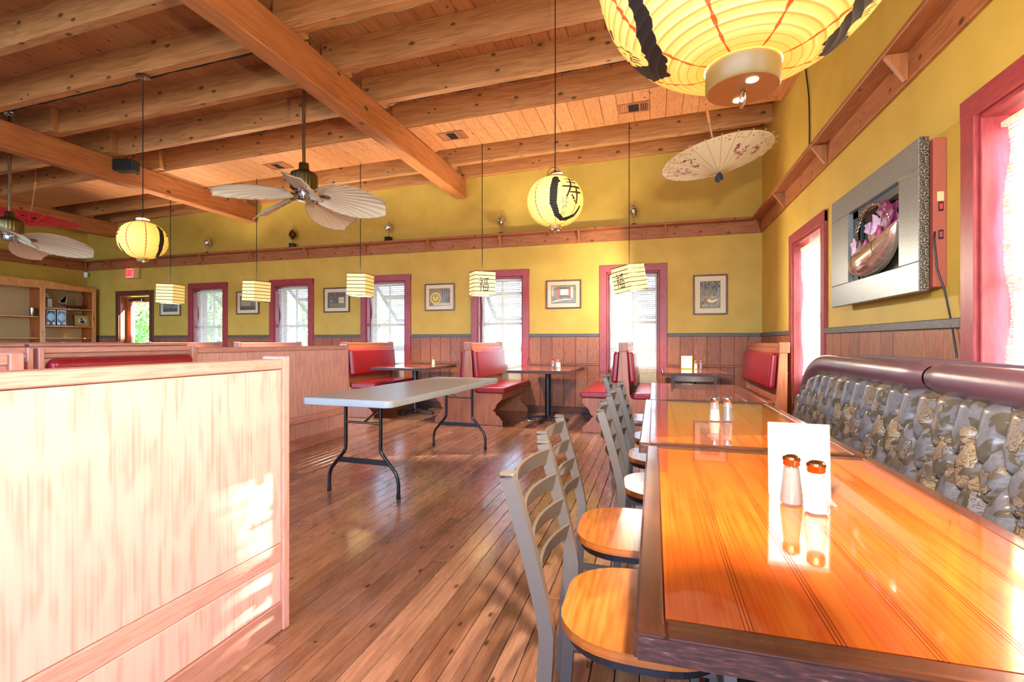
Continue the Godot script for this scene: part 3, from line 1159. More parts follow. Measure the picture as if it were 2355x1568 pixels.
func shelves_round_walls() -> void:
	var names := ["narrow timber plate shelf on brackets along the back wall", "narrow timber plate shelf on brackets along the right wall", "narrow timber plate shelf on brackets along the left end wall"]
	for k in 3:
		var s := struct("trim_%d" % (k + 1), names[k], "shelf")
		var pieces := []
		if k == 0:
			pieces = [V(ROOM_L, 2.905, ROOM_B), V(ROOM_R, 2.94, ROOM_B - 0.155), V(ROOM_L, 2.73, ROOM_B), V(ROOM_R, 2.905, ROOM_B - 0.03)]
		elif k == 1:
			pieces = [V(ROOM_R, 2.905, ROOM_F), V(ROOM_R - 0.155, 2.94, ROOM_B - 0.155), V(ROOM_R, 2.73, ROOM_F), V(ROOM_R - 0.03, 2.905, ROOM_B - 0.03)]
		else:
			pieces = [V(ROOM_L, 2.905, ROOM_F), V(ROOM_L + 0.155, 2.94, ROOM_B - 0.155), V(ROOM_L, 2.73, ROOM_F), V(ROOM_L + 0.03, 2.905, ROOM_B - 0.03)]
		var b := MB.new()
		b.slab(pieces[0], pieces[1], 0.004)
		obj("shelf_board", b, M.shelf, s)
		b = MB.new()
		b.uo = Vector2(1.3, 0.4)
		b.slab(pieces[2], pieces[3], 0.004)
		obj("fascia_board", b, M.shelf2, s)
		var tri := PackedVector2Array([Vector2(0, 0), Vector2(0.118, 0), Vector2(0.118, -0.012), Vector2(0.014, -0.168), Vector2(0, -0.168)])
		var list: Array = [[0.163, -1.148, -2.466, -3.773, -5.058, -6.318, -7.60, -8.87, -10.15, -11.45], [-3.3, -2.0, -0.7, 0.65, 2.05, 3.49, 4.92, 6.36], [-2.0, -0.7, 0.65, 2.05, 3.3, 4.55, 5.62, 6.68]][k]
		for q in list:
			b = MB.new()
			if k == 0: b.at(V(q, 2.904, ROOM_B - 0.03), Basis(Vector3(0, 0, 1), Vector3(0, 1, 0), Vector3(-1, 0, 0)))
			elif k == 1: b.at(V(ROOM_R - 0.03, 2.904, q), Basis(Vector3(-1, 0, 0), Vector3(0, 1, 0), Vector3(0, 0, -1)))
			else: b.at(V(ROOM_L + 0.03, 2.904, q), Basis(Vector3(1, 0, 0), Vector3(0, 1, 0), Vector3(0, 0, 1)))
			b.extrude(tri, -0.018, 0.018, 0.002)
			obj("bracket", b, M.shelf2, s)
		if k < 2:      # the brackets that fill the two visible corners
			for cx in ([ROOM_R, ROOM_L] if k == 0 else []):
				b = MB.new()
				var sg := -1.0 if cx > 0 else 1.0
				b.at(V(cx + sg * 0.03, 2.904, ROOM_B - 0.03), Basis(Vector3(sg, 0, 1).normalized(), Vector3(0, 1, 0), Vector3(sg, 0, 1).normalized().cross(Vector3.UP)))
				b.extrude(tri, -0.018, 0.018, 0.002)
				obj("bracket", b, M.shelf2, s)


# ---------------------------------------------------------------- booths

func end_profile(single: bool) -> PackedVector2Array:
	var half := [Vector2(0.034, 1.125), Vector2(0.05, 0.95), Vector2(0.078, 0.50), Vector2(0.095, 0.455), Vector2(0.13, 0.437), Vector2(0.48, 0.437), Vector2(0.503, 0.42), Vector2(0.505, 0.375), Vector2(0.475, 0.335), Vector2(0.43, 0.295), Vector2(0.41, 0.255), Vector2(0.405, 0.232), Vector2(0.37, 0.205),
		Vector2(0.405, 0.175), Vector2(0.412, 0.145), Vector2(0.445, 0.125), Vector2(0.49, 0.075), Vector2(0.505, 0.06), Vector2(0.505, 0.0)]
	var p := PackedVector2Array()
	for q in half: p.append(q)
	if single:
		p.append(Vector2(-0.034, 0.0))
		p.append(Vector2(-0.034, 1.125))
	else:
		for k in range(half.size() - 1, -1, -1): p.append(Vector2(-half[k].x, half[k].y))
	return p


# bench across local x, running along local z from 0 (near end) to -length
func booth(label: String, at: Vector3, length: float, turn := 0.0, single := false, wood_main: Material = null, wood_rail: Material = null) -> Node3D:
	var a: Material = wood_main if wood_main else M.booth
	var r: Material = wood_rail if wood_rail else M.booth2
	var t := thing("booth_bench", label, "bench", at, turn, "red vinyl booth benches")
	var pr := end_profile(single)
	for z in [0.0, -length + 0.03]:
		var b := MB.new()
		b.uo = Vector2(G.randf(), G.randf())
		b.extrude(pr, z - 0.03, z, 0.004)
		obj("end_panel", b, a, t)
	var sides := [1.0] if single else [1.0, -1.0]
	var x0 := -0.034 if single else -0.02
	var b2 := MB.new()
	b2.slab(Vector3(x0, 0.0, -0.03), Vector3(0.02, 1.02, -length + 0.03))
	obj("spine_board", b2, a, t)
	b2 = MB.new()
	b2.slab(Vector3(-0.045, 1.085, -0.03), Vector3(0.045, 1.135, -length + 0.03), 0.006)
	obj("top_rail", b2, r, t)
	for z in [0.004, -length - 0.004]:
		b2 = MB.new()
		b2.slab(Vector3(-0.052, 1.03, z - 0.02), Vector3(0.052, 1.145, z + 0.02), 0.006)
		obj("rail_cap", b2, r, t)
	for s in sides:
		var lean := Basis(Vector3(0, 0, 1), s * 0.085)
		var b := MB.new()
		b.at(Vector3(s * 0.045, 1.055, -length * 0.5), Basis(Vector3(0, 0, 1), s * 0.06)).box(Vector3.ZERO, Vector3(0.02, 0.06, length - 0.06), 0.003)
		obj("lower_rail", b, r, t)
		b = MB.new()
		b.at(Vector3(s * 0.092, 0.83, -length * 0.5), lean * Basis(Vector3(0, 0, 1), -PI / 2 * s)).pillow(Vector3.ZERO, Vector3(0.40, 0.085, length - 0.07), 0.036, 4, 0.006)
		obj("back_cushion", b, M.vinyl, t)
		b = MB.new()
		b.pillow(Vector3(s * 0.325, 0.478, -length * 0.5), Vector3(0.42, 0.085, length - 0.002), 0.022, 4, 0.004)
		obj("seat_cushion", b, M.vinyl, t)
		b = MB.new()
		b.slab(Vector3(s * 0.10, 0.405, -0.03), Vector3(s * 0.49, 0.436, -length + 0.03))
		obj("seat_board", b, a, t)
		b = MB.new()
		b.slab(Vector3(s * 0.465, 0.34, -0.03), Vector3(s * 0.485, 0.405, -length + 0.03), 0.003)
		obj("apron", b, r, t)
	return t


func booths() -> void:
	booth("double booth bench under the window second from the right corner, between two pedestal tables", V(-2.5, 0, 6.31), 1.40)
	booth("double booth bench under the window nearest the right corner, behind the row of chairs", V(-0.37, 0, 6.15), 1.55)
	booth("double booth bench under the middle window, beside the end of the pink oak partition", V(-4.55, 0, 6.37), 1.35)
	booth("booth bench top rail showing behind the partition, below the second window from the exit door", V(-6.52, 0, 6.3), 1.42, 0.0, false, M.oak, M.oak2)
	booth("booth bench top rail showing behind the partition, below the window next to the exit door", V(-8.45, 0, 6.3), 1.42, 0.0, false, M.oak, M.oak2)
	booth("double booth bench in front of the exit door, only its pale top rail showing", V(-10.35, 0, 5.9), 1.2, 0.0, false, M.oak, M.oak2)
	booth("double booth bench by the left shelves, only its rail end showing", V(-9.6, 0, 4.5), 1.2, 0.0, false, M.oak, M.oak2)
	booth("single red booth seat against the right wall in the corner, facing left", V(1.345, 0, 5.84), 1.78, PI, true).position = V(1.345, 0, 7.62)


func piece(p: Node3D, called: String, a: Vector3, c: Vector3, mat, bev := 0.004) -> void:
	var b := MB.new()
	if called in ["face_panel", "lower_panel"]: b.grain = 1
	b.uo = Vector2(G.randf() * 2, G.randf())
	b.slab(a, c, bev)
	obj(called, b, mat, p)


# partition backs of the booths on the left; all run from front to back
func partitions() -> void:
	# the large panel in the foreground
	var p := thing("booth_partition", "large pink oak booth back in the left foreground, sunlit at its right end", "partition", V(-1.43, 0, 1.63), 0.0)
	var L := 2.9
	piece(p, "end_post", Vector3(-0.10, 0, -0.005), Vector3(0.006, 1.098, 0.030), M.oak2)
	piece(p, "top_rail", Vector3(-0.10, 1.048, 0.030), Vector3(0.004, 1.088, L), M.oak2)
	piece(p, "face_panel", Vector3(-0.05, 0.352, 0.030), Vector3(-0.006, 1.046, L), M.oak, 0.003)
	piece(p, "middle_rail", Vector3(-0.05, 0.277, 0.030), Vector3(-0.004, 0.350, L), M.oak2)
	piece(p, "lower_panel", Vector3(-0.05, 0.116, 0.030), Vector3(-0.008, 0.275, L), M.oak, 0.003)
	piece(p, "base_rail", Vector3(-0.06, 0.0, 0.030), Vector3(-0.002, 0.114, L), M.oak_dark)
	piece(p, "spine_board", Vector3(-0.09, 0, 0.030), Vector3(-0.05, 1.046, L), M.oak)
	var b1 := MB.new()
	b1.pillow(Vector3(-0.13, 0.82, 1.45), Vector3(0.08, 0.40, 2.8), 0.035)
	obj("back_cushion", b1, M.vinyl, p)
	b1 = MB.new()
	b1.pillow(Vector3(-0.34, 0.478, 1.45), Vector3(0.46, 0.085, 2.85), 0.03)
	obj("seat_cushion", b1, M.vinyl, p)
	b1 = MB.new()
	b1.slab(Vector3(-0.54, 0.0, 0.06), Vector3(-0.50, 0.435, L))
	obj("seat_front", b1, M.oak, p)
	# the panel further back, ending beside the folding table
	p = thing("booth_partition", "pink oak booth back behind the folding table, ending in a tall post", "partition", V(-3.62, 0, 5.15), 0.0)
	L = 2.05
	piece(p, "end_post", Vector3(-0.10, 0, -0.005), Vector3(0.006, 1.13, 0.035), M.oak2)
	piece(p, "end_post", Vector3(-0.10, 0, L), Vector3(0.006, 1.10, L + 0.045), M.oak2)
	piece(p, "top_rail", Vector3(-0.10, 1.06, 0.035), Vector3(0.004, 1.104, L), M.oak2)
	piece(p, "face_panel", Vector3(-0.05, 0.352, 0.035), Vector3(-0.006, 1.058, L), M.oak, 0.003)
	piece(p, "middle_rail", Vector3(-0.05, 0.277, 0.035), Vector3(-0.004, 0.350, L), M.oak2)
	piece(p, "lower_panel", Vector3(-0.05, 0.116, 0.035), Vector3(-0.008, 0.275, L), M.oak, 0.003)
	piece(p, "base_rail", Vector3(-0.06, 0.0, 0.035), Vector3(-0.002, 0.114, L), M.oak_dark)
	piece(p, "spine_board", Vector3(-0.09, 0, 0.035), Vector3(-0.05, 1.058, L), M.oak)
	b1 = MB.new()
	b1.pillow(Vector3(-0.13, 0.82, L * 0.5), Vector3(0.08, 0.40, L - 0.1), 0.035)
	obj("back_cushion", b1, M.vinyl, p)
	b1 = MB.new()
	b1.pillow(Vector3(-0.34, 0.478, L * 0.5), Vector3(0.46, 0.085, L - 0.05), 0.03)
	obj("seat_cushion", b1, M.vinyl, p)
	# red backed benches that face the foreground booth
	var names := ["red backed booth bench showing over the middle of the foreground partition", "red backed booth bench showing at the left edge, over the foreground partition"]
	for k in 2:
		var d1: float = [3.06, 1.985][k]
		var len: float = [1.05, 1.6][k]
		p = thing("booth_bench", names[k], "bench", V(-3.64, 0, d1), 0.0)
		piece(p, "end_post", Vector3(-0.05, 0, 0.0), Vector3(0.05, 1.12, 0.03), M.oak2)
		piece(p, "end_post", Vector3(-0.05, 0, len - 0.03), Vector3(0.05, 1.12, len), M.oak2)
		piece(p, "top_rail", Vector3(-0.03, 1.085, 0.03), Vector3(0.035, 1.12, len - 0.03), M.oak2)
		piece(p, "lower_rail", Vector3(-0.03, 1.055, 0.03), Vector3(0.045, 1.083, len - 0.03), M.oak_dark)
		piece(p, "spine_board", Vector3(-0.04, 0, 0.03), Vector3(0.01, 1.06, len - 0.03), M.oak)
		piece(p, "cap_board", Vector3(-0.16, 1.125, 0.0), Vector3(-0.03, 1.145, len), M.oak_dark)
		piece(p, "rear_board", Vector3(-0.14, 0.0, 0.0), Vector3(-0.05, 1.125, len), M.oak)
		b1 = MB.new()
		b1.pillow(Vector3(0.05, 0.83, len * 0.5), Vector3(0.09, 0.44, len - 0.09), 0.04)
		obj("back_cushion", b1, M.vinyl, p)
		b1 = MB.new()
		b1.pillow(Vector3(0.27, 0.478, len * 0.5), Vector3(0.46, 0.085, len - 0.02), 0.03)
		obj("seat_cushion", b1, M.vinyl, p)
		b1 = MB.new()
		b1.slab(Vector3(0.44, 0.0, 0.03), Vector3(0.47, 0.435, len - 0.03))
		obj("seat_front", b1, M.oak, p)
	# end of a bench between the two
	p = thing("booth_bench", "booth bench whose oak rail and post show at the far left edge, nearest the viewer", "bench", V(-2.45, 0, 1.305), 0.0)
	piece(p, "end_post", Vector3(-0.035, 0, 0.0), Vector3(0.035, 1.112, 0.045), M.oak2)
	piece(p, "top_rail", Vector3(-0.02, 1.065, 0.045), Vector3(0.025, 1.107, 1.3), M.oak2)
	piece(p, "lower_rail", Vector3(-0.02, 1.02, 0.045), Vector3(0.02, 1.062, 1.3), M.oak_dark)
	piece(p, "spine_board", Vector3(-0.02, 0, 0.045), Vector3(0.01, 1.02, 1.3), M.oak)
	b1 = MB.new()
	b1.pillow(Vector3(0.03, 0.8, 0.67), Vector3(0.07, 0.42, 1.22), 0.03)
	obj("back_cushion", b1, M.vinyl, p)


# ---------------------------------------------------------------- the tufted bench along the right wall

const TUFT := 0.155
const BENCH_END := 4.78


func rose_cloth() -> StandardMaterial3D:
	var S := 512
	var im := Image.create(S, S, false, Image.FORMAT_RGB8)
	var f := FastNoiseLite.new()
	f.seed = 5
	f.frequency = 0.03
	for y in S:
		for x in S:
			var k := 0.5 + 0.5 * f.get_noise_2d(x, y)
			var swirl := 0.5 + 0.5 * sin(30.0 * f.get_noise_2d(x * 0.35 + 900, y * 0.35))
			im.set_pixel(x, y, srgb(94, 91, 94).lerp(srgb(132, 130, 138), 0.55 * k + 0.3 * swirl))
	var r := RandomNumberGenerator.new()
	r.seed = 8
	var tones := [srgb(132, 108, 80), srgb(120, 101, 82), srgb(140, 116, 88), srgb(114, 107, 108)]
	for q in 44:
		var c := Vector2(r.randf() * S, r.randf() * S)
		var rad := r.randf_range(40, 66) if q < 20 else r.randf_range(14, 26)
		var tone: Color = tones[r.randi() % 4]
		var ph := r.randf() * TAU
		if q < 20:
			for l in 5:
				var a := ph + l * 1.3
				for s in 18:
					var t := s / 17.0
					var pp := c + Vector2(cos(a + 0.5 * t), sin(a + 0.5 * t)) * rad * (0.8 + 1.1 * t)
					dab(im, fposmod(pp.x, S), fposmod(pp.y, S), rad * 0.22 * sin(PI * t) + 0.5, srgb(108, 92, 68).lerp(srgb(82, 76, 68), t))
		for j in range(-int(rad * 1.2), int(rad * 1.2)):
			for i in range(-int(rad * 1.2), int(rad * 1.2)):
				var w := Vector2(i, j)
				var a := w.angle() + ph
				var edge := rad * (0.86 + 0.12 * sin(a * 6.0) + 0.05 * sin(a * 13.0))
				var e := w.length() / edge
				if e < 1.0:
					var ring := fposmod(e * 3.6 + 0.35 * sin(a * 5.0 + floorf(e * 3.6) * 2.1), 1.0)
					var col: Color = tone.lightened(0.18 * ring)
					if ring < 0.14 or e > 0.94: col = tone.darkened(0.48)
					im.set_pixel(posmod(int(c.x) + i, S), posmod(int(c.y) + j, S), col)
	var m := plain(Color.WHITE, 0.28)
	m.albedo_texture = itex(im)
	m.uv1_scale = Vector3(1.7, 1.7, 1)
	return m


func bench_top(d: float) -> float:      # height of the upper edge of the tufting
	var k := clampf((d - 4.02) / (BENCH_END - 0.09 - 4.02), 0.0, 1.0)
	return 0.50 + 0.435 * sqrt(maxf(0.0, 1.0 - k * k * k))


func banquette() -> void:
	var t := thing("tufted_banquette", "long banquette along the right wall, buttoned rose-patterned back under a rolled brown vinyl top", "bench", V(0, 0, 0))
	var cloth := rose_cloth()
	var near := -0.7
	var far := BENCH_END - 0.09
	var tufts := []
	var rows := [0.80, 0.665, 0.53]
	var nu := 560
	var nv := 52
	var pts := []
	var uvs := []
	for i in nv + 1:
		var row := PackedVector3Array()
		var uv := PackedVector2Array()
		for j in nu + 1:
			var d := lerpf(far, near, float(j) / nu)
			var top := bench_top(d)
			var y := lerpf(0.40, top, float(i) / nv)
			var base := 1.15 + 0.12 * (y - 0.40) / 0.53
			# straight pleats above the first row of buttons, diamonds below it
			var u := d / TUFT
			var h := 0.058
			var q := 0.0
			var near_button := 1.0
			for rr in 4:
				var ry: float = 0.80 - 0.125 * rr
				var uu := u - 0.5 * (rr % 2)
				var du := (uu - roundf(uu)) * TUFT
				near_button = minf(near_button, sqrt(du * du + (y - ry) * (y - ry)) / 0.045)
			if y > 0.80:
				q = absf(u - roundf(u)) * 2.0
			else:
				var k := (0.80 - y) / 0.125 * 0.5
				var e1 := absf((u - k) - roundf(u - k))
				var e2 := absf((u + k) - roundf(u + k))
				q = minf(e1, e2) * 2.0
				q = minf(1.0, q * 1.7)
			var bulge := sqrt(maxf(0.0, 1.0 - (1.0 - q) * (1.0 - q)))
			h *= (0.30 + 0.70 * bulge) if y > 0.80 else (0.22 + 0.78 * bulge)
			h *= smoothstep(-0.25, 1.0, near_button)
			h *= smoothstep(0.0, 0.05, top - y + 0.012)
			h *= 0.35 + 0.65 * smoothstep(0.0, 0.06, far - d)
			row.append(V(base - h, y, d))
			uv.append(Vector2(d, -y))
		pts.append(row)
		uvs.append(uv)
	var b := MB.new()
	b.skin(pts, uvs)
	obj("tufted_back", b, cloth, t)
	for rr in 3:
		var d := near
		var k0 := ceili(near / TUFT)
		for k in range(k0, int(far / TUFT)):
			d = (k + 0.5 * (rr % 2)) * TUFT
			var ry := 0.80 - 0.125 * rr
			if d > 0.9 and d < far - 0.06 and ry < bench_top(d) - 0.04:
				b = MB.new()
				b.ball(V(1.15 + 0.12 * (ry - 0.40) / 0.53 - 0.004, ry, d), Vector3(0.006, 0.011, 0.011), 10, 6)
				obj("button", b, cloth, t)
	# rolled top in lengths that meet in a seam; its far end bends down to the seat
	var spans := [[BENCH_END, 2.765], [2.75, 0.2], [0.185, near]]
	for s in spans:
		var path := []
		var n := 46
		for k in n + 1:
			var d := lerpf(s[0], s[1], float(k) / n)
			path.append([d, 0.0])
		b = MB.new()
		var rws := []
		var uq := []
		for k in n + 1:
			var f := float(k) / n
			var d: float
			var y: float
			var ny := 1.0
			var nd := 0.0
			if s[0] == BENCH_END:
				# quarter of a rounded corner, then straight
				if f < 0.5:
					var a := f / 0.5 * PI / 2
					d = 4.05 + (BENCH_END - 0.055 - 4.05) * pow(cos(a), 0.72)
					y = 0.46 + 0.525 * pow(sin(a), 0.72)
					ny = sin(a)
					nd = cos(a)
				else:
					d = lerpf(4.05, s[1], (f - 0.5) / 0.5)
					y = 0.985
			else:
				d = lerpf(s[0], s[1], f)
				y = 0.985
			var pinch: float = 1.0
			if f > 0.97 and s[1] > near: pinch = 0.86
			if f < 0.03 and s[0] != BENCH_END: pinch = 0.86
			if f == 0.0 or f == 1.0: pinch *= 0.9
			var outv := Vector3(0, ny, -nd).normalized()
			var row := PackedVector3Array()
			var uv := PackedVector2Array()
			for j in 15:
				# section: front of the roll bulges into the room, the back meets the wall
				var a := -2.2 + 3.5 * j / 14.0
				var px := 1.295 - cos(a) * 0.092 * pinch
				var pr := sin(a) * 0.082 * pinch
				if j == 14:
					px = 1.46
					pr = 0.062
				row.append(V(px, y, d) + outv * pr)
				uv.append(Vector2(d, j * 0.02))
			rws.append(row)
			uq.append(uv)
		b.skin(rws, uq)
		obj("rolled_top", b, M.vinyl_dark, t)
	b = MB.new()
	var wp := []
	var wd := []
	for k in 30:
		var f := k / 29.0
		var d := lerpf(4.05, near, f)
		wp.append(V(1.445, 1.052, d))
		wd.append(Vector3(1, 0, 0))
	b.strap(wp, wd, 0.055, 0.02)
	obj("back_welt", b, M.vinyl_dark, t)
	b = MB.new()
	b.pillow(V(0.985, 0.44, (far + near) * 0.5), Vector3(0.40, 0.11, far - near), 0.04, 4, 0.0)
	obj("seat_cushion", b, M.vinyl_dark, t)
	b = MB.new()
	b.slab(V(0.86, 0.0, near), V(1.15, 0.385, far - 0.05))
	obj("seat_base", b, M.vinyl_dark, t)
	b = MB.new()
	b.slab(V(1.26, 0.0, near), V(1.46, 0.95, 4.05))
	b.slab(V(1.26, 0.0, 4.05), V(1.46, 0.55, far))
	obj("back_frame", b, M.vinyl_dark, t)


# ---------------------------------------------------------------- tables

func pedestal(t: Node3D, h: float, foot := 0.30, turn := 0.0) -> void:
	var b := MB.new()
	b.lathe([Vector2(0.0, 0.045), Vector2(0.042, 0.045), Vector2(0.042, h - 0.02), Vector2(0.0, h - 0.02)], 20)
	obj("column", b, M.black, t)
	b = MB.new()
	b.lathe([Vector2(0.0, 0.03), Vector2(0.075, 0.03), Vector2(0.07, 0.06), Vector2(0.045, 0.075), Vector2(0.0, 0.075)], 20)
	obj("hub", b, M.black, t)
	for k in 4:
		var a := turn + k * PI / 2
		var dir := Vector3(cos(a), 0, sin(a))
		b = MB.new()
		b.strap([Vector3(0, 0.055, 0) + dir * 0.04, Vector3(0, 0.042, 0) + dir * foot * 0.6, Vector3(0, 0.026, 0) + dir * foot], [Vector3.UP.cross(dir), Vector3.UP.cross(dir), Vector3.UP.cross(dir)], 0.052, 0.03)
		b.at(dir * (foot - 0.02), Basis()).lathe([Vector2(0, 0), Vector2(0.022, 0), Vector2(0.026, 0.018), Vector2(0.0, 0.034)], 12)
		obj("foot", b, M.black, t)
	b = MB.new()
	b.slab(Vector3(-0.2, h - 0.02, -0.03), Vector3(0.2, h - 0.003, 0.03), 0.003)
	b.slab(Vector3(-0.03, h - 0.02, -0.2), Vector3(0.03, h - 0.004, 0.2), 0.003)
	obj("top_plate", b, M.black, t)


# a resin-coated table of narrow boards in a dark border; local z along the boards
func board_table(called: String, label: String, at: Vector3, w: float, l: float, h: float, turn := 0.0, group := "", legs := 1, lines := true) -> Node3D:
	var t := thing(called, label, "table", at, turn, group)
	var th := 0.042
	var bd := 0.042
	for s in [-1.0, 1.0]:
		var b := MB.new()
		b.uo.x = G.randf() * 2
		b.slab(Vector3(s * w * 0.5, h - th, -l * 0.5), Vector3(s * (w * 0.5 - bd), h, l * 0.5), 0.004)
		obj("border", b, [M.top_edge][0], t)
		b = MB.new()
		b.uo.x = G.randf() * 2
		b.slab(Vector3(-w * 0.5 + bd, h - th, s * l * 0.5), Vector3(w * 0.5 - bd, h, s * (l * 0.5 - bd)), 0.004)
		obj("border", b, M.top_edge, t)
		b = MB.new()
		b.slab(Vector3(s * (w * 0.5 + 0.0015), h - th + 0.001, -l * 0.5 + 0.004), Vector3(s * (w * 0.5 - 0.01), h - 0.007, l * 0.5 - 0.004))
		obj("worn_edge", b, M.worn, t)
		b = MB.new()
		b.slab(Vector3(-w * 0.5 + 0.004, h - th + 0.001, s * (l * 0.5 + 0.0015)), Vector3(w * 0.5 - 0.004, h - 0.007, s * (l * 0.5 - 0.01)))
		obj("worn_edge", b, M.worn, t)
	var n := 6
	var iw := w - 2 * bd
	var bw := iw / n
	for k in n:
		var b := MB.new()
		b.uo = Vector2(G.randf() * 2, G.randf())
		var x0 := -iw * 0.5 + k * bw
		b.slab(Vector3(x0, h - 0.03, -l * 0.5 + bd), Vector3(x0 + bw, h - 0.0004, l * 0.5 - bd))
		obj("board", b, M.top[G.randi() % 3], t)
	if lines:
		var b := MB.new()
		for k in range(1, n):
			for q in 3:
				var x := -iw * 0.5 + k * bw + (q - 1) * 0.0055
				b.slab(Vector3(x - 0.0007, h - 0.004, -l * 0.5 + bd), Vector3(x + 0.0007, h - 0.0002, l * 0.5 - bd))
		obj("inlay_lines", b, M.inlay, t)
	for k in legs:
		var z := 0.0 if legs == 1 else (l * 0.5 - 0.3) * (2 * k - 1)
		if legs == 1:
			pedestal(t, h - th, minf(w, l) * 0.36, 0.1)
		else:
			var b := MB.new()
			b.lathe([Vector2(0.0, 0.0), Vector2(0.22, 0.0), Vector2(0.21, 0.02), Vector2(0.06, 0.045), Vector2(0.04, 0.06), Vector2(0.04, h - th - 0.03), Vector2(0.13, h - th), Vector2(0.0, h - th)], 24)
			b.xf = Transform3D()
			var o := obj("pedestal", b, M.black, t)
			o.position.z = z
	return t


func long_tables() -> void:
	board_table("dining_table", "nearest glossy orange board table, with sign holder and shakers, in the right foreground", V(0.352, 0, 1.325), 0.756, 1.25, 0.755, 0.0, "", 2)
	board_table("dining_table", "middle glossy orange board table of the row along the tufted bench", V(0.333, 0, 2.735), 0.78, 1.48, 0.755, 0.0, "", 2)
	board_table("dining_table", "furthest glossy orange board table of the row along the tufted bench", V(0.362, 0, 4.185), 0.78, 1.385, 0.755, 0.0, "", 2)
	board_table("booth_table", "booth table with the red-capped sauce bottle, in front of the window gap", V(-1.49, 0, 6.93), 0.86, 1.22, 0.762, -0.03)
	board_table("booth_table", "booth table with a single salt shaker, under the picture of the round yellow lantern", V(-3.68, 0, 7.02), 0.92, 1.16, 0.762, 0.0)
	board_table("booth_table", "booth table with the small yellow-edged stand, in the right corner under the tall picture", V(0.50, 0, 6.9), 0.80, 1.35, 0.77, 0.0)


func folding_table() -> void:
	var t := thing("folding_table", "grey plastic folding table with black tubular legs standing on the open floor", "table", V(-2.07, 0, 4.03), -0.041)
	var L := 2.16
	var W := 0.76
	var H := 0.748
	# rounded-corner top with a skirt
	var outline := func(w: float, l: float, r: float) -> PackedVector2Array:
		var p := PackedVector2Array()
		for q in 4:
			var c := Vector2([1, -1, -1, 1][q] * (w * 0.5 - r), [1, 1, -1, -1][q] * (l * 0.5 - r))
			for k in 7:
				var a := (q + k / 6.0) * PI / 2
				p.append(c + Vector2(cos(a), sin(a)) * r)
		return p
	var rows := []
	var uvs := []
	var prof := [[-0.018, -0.052], [-0.004, -0.052], [0.0, -0.047], [0.0, -0.008], [-0.003, -0.002], [-0.009, 0.0]]
	for q in prof:
		var o: PackedVector2Array = outline.call(W + 2 * q[0], L + 2 * q[0], 0.055)
		var row := PackedVector3Array()
		var uv := PackedVector2Array()
		for k in o.size() + 1:
			row.append(Vector3(o[k % o.size()].x, H + q[1], o[k % o.size()].y))
			uv.append(Vector2(k * 0.05, q[1]))
		rows.append(row)
		uvs.append(uv)
	var b := MB.new()
	b.skin(rows, uvs, true, true)
	var cap := []
	for p in outline.call(W - 0.018, L - 0.018, 0.055): cap.append(Vector3(p.x, H, p.y))
	b.face(cap, Vector3.UP, Vector3(1, 0, 0), Vector3(0, 0, 1))
	cap = []
	for p in outline.call(W - 0.036, L - 0.036, 0.055): cap.append(Vector3(p.x, H - 0.03, p.y))
	b.face(cap, Vector3.DOWN, Vector3(1, 0, 0), Vector3(0, 0, 1))
	obj("table_top", b, M.plastic, t)
	for e in [1.0, -1.0]:
		var z: float = e * 0.852
		for s in [-1.0, 1.0]:
			b = MB.new()
			var p := []
			for q in [[0.155, 0.70], [0.155, 0.36], [0.158, 0.335], [0.175, 0.31], [0.215, 0.265], [0.268, 0.205], [0.288, 0.18], [0.302, 0.14], [0.307, 0.10], [0.307, 0.012]]:
				p.append(Vector3(s * q[0], q[1], z))
			b.tube(p, 0.0135, 10)
			obj("leg", b, M.black_gloss, t)
			b = MB.new()
			b.at(Vector3(s * 0.307, 0, z)).lathe([Vector2(0, 0), Vector2(0.0155, 0), Vector2(0.0165, 0.03), Vector2(0.0, 0.031)], 12)
			obj("foot_cap", b, M.matt_black, t)
		b = MB.new()
		b.slab(Vector3(-0.225, 0.235, z - 0.006), Vector3(0.225, 0.275, z + 0.006), 0.002)
		obj("cross_bar", b, M.black, t)
		b = MB.new()
		b.tube([Vector3(0.0, 0.69, z - e * 0.42), Vector3(0.0, 0.62, z - e * 0.22), Vector3(0.0, 0.545, z - e * 0.02)], 0.010, 8)
		b.tube([Vector3(-0.155, 0.545, z), Vector3(0.155, 0.545, z)], 0.009, 8)
		obj("folding_brace", b, M.steel, t)
		b = MB.new()
		b.tube([Vector3(-0.155, 0.69, z), Vector3(0.155, 0.69, z)], 0.012, 8)
		obj("hinge_bar", b, M.black, t)
	for s in [-1.0, 1.0]:
		b = MB.new()
		b.slab(Vector3(s * 0.34, 0.70, -1.0), Vector3(s * 0.325, 0.735, 1.0), 0.002)
		obj("side_rail", b, M.black, t)


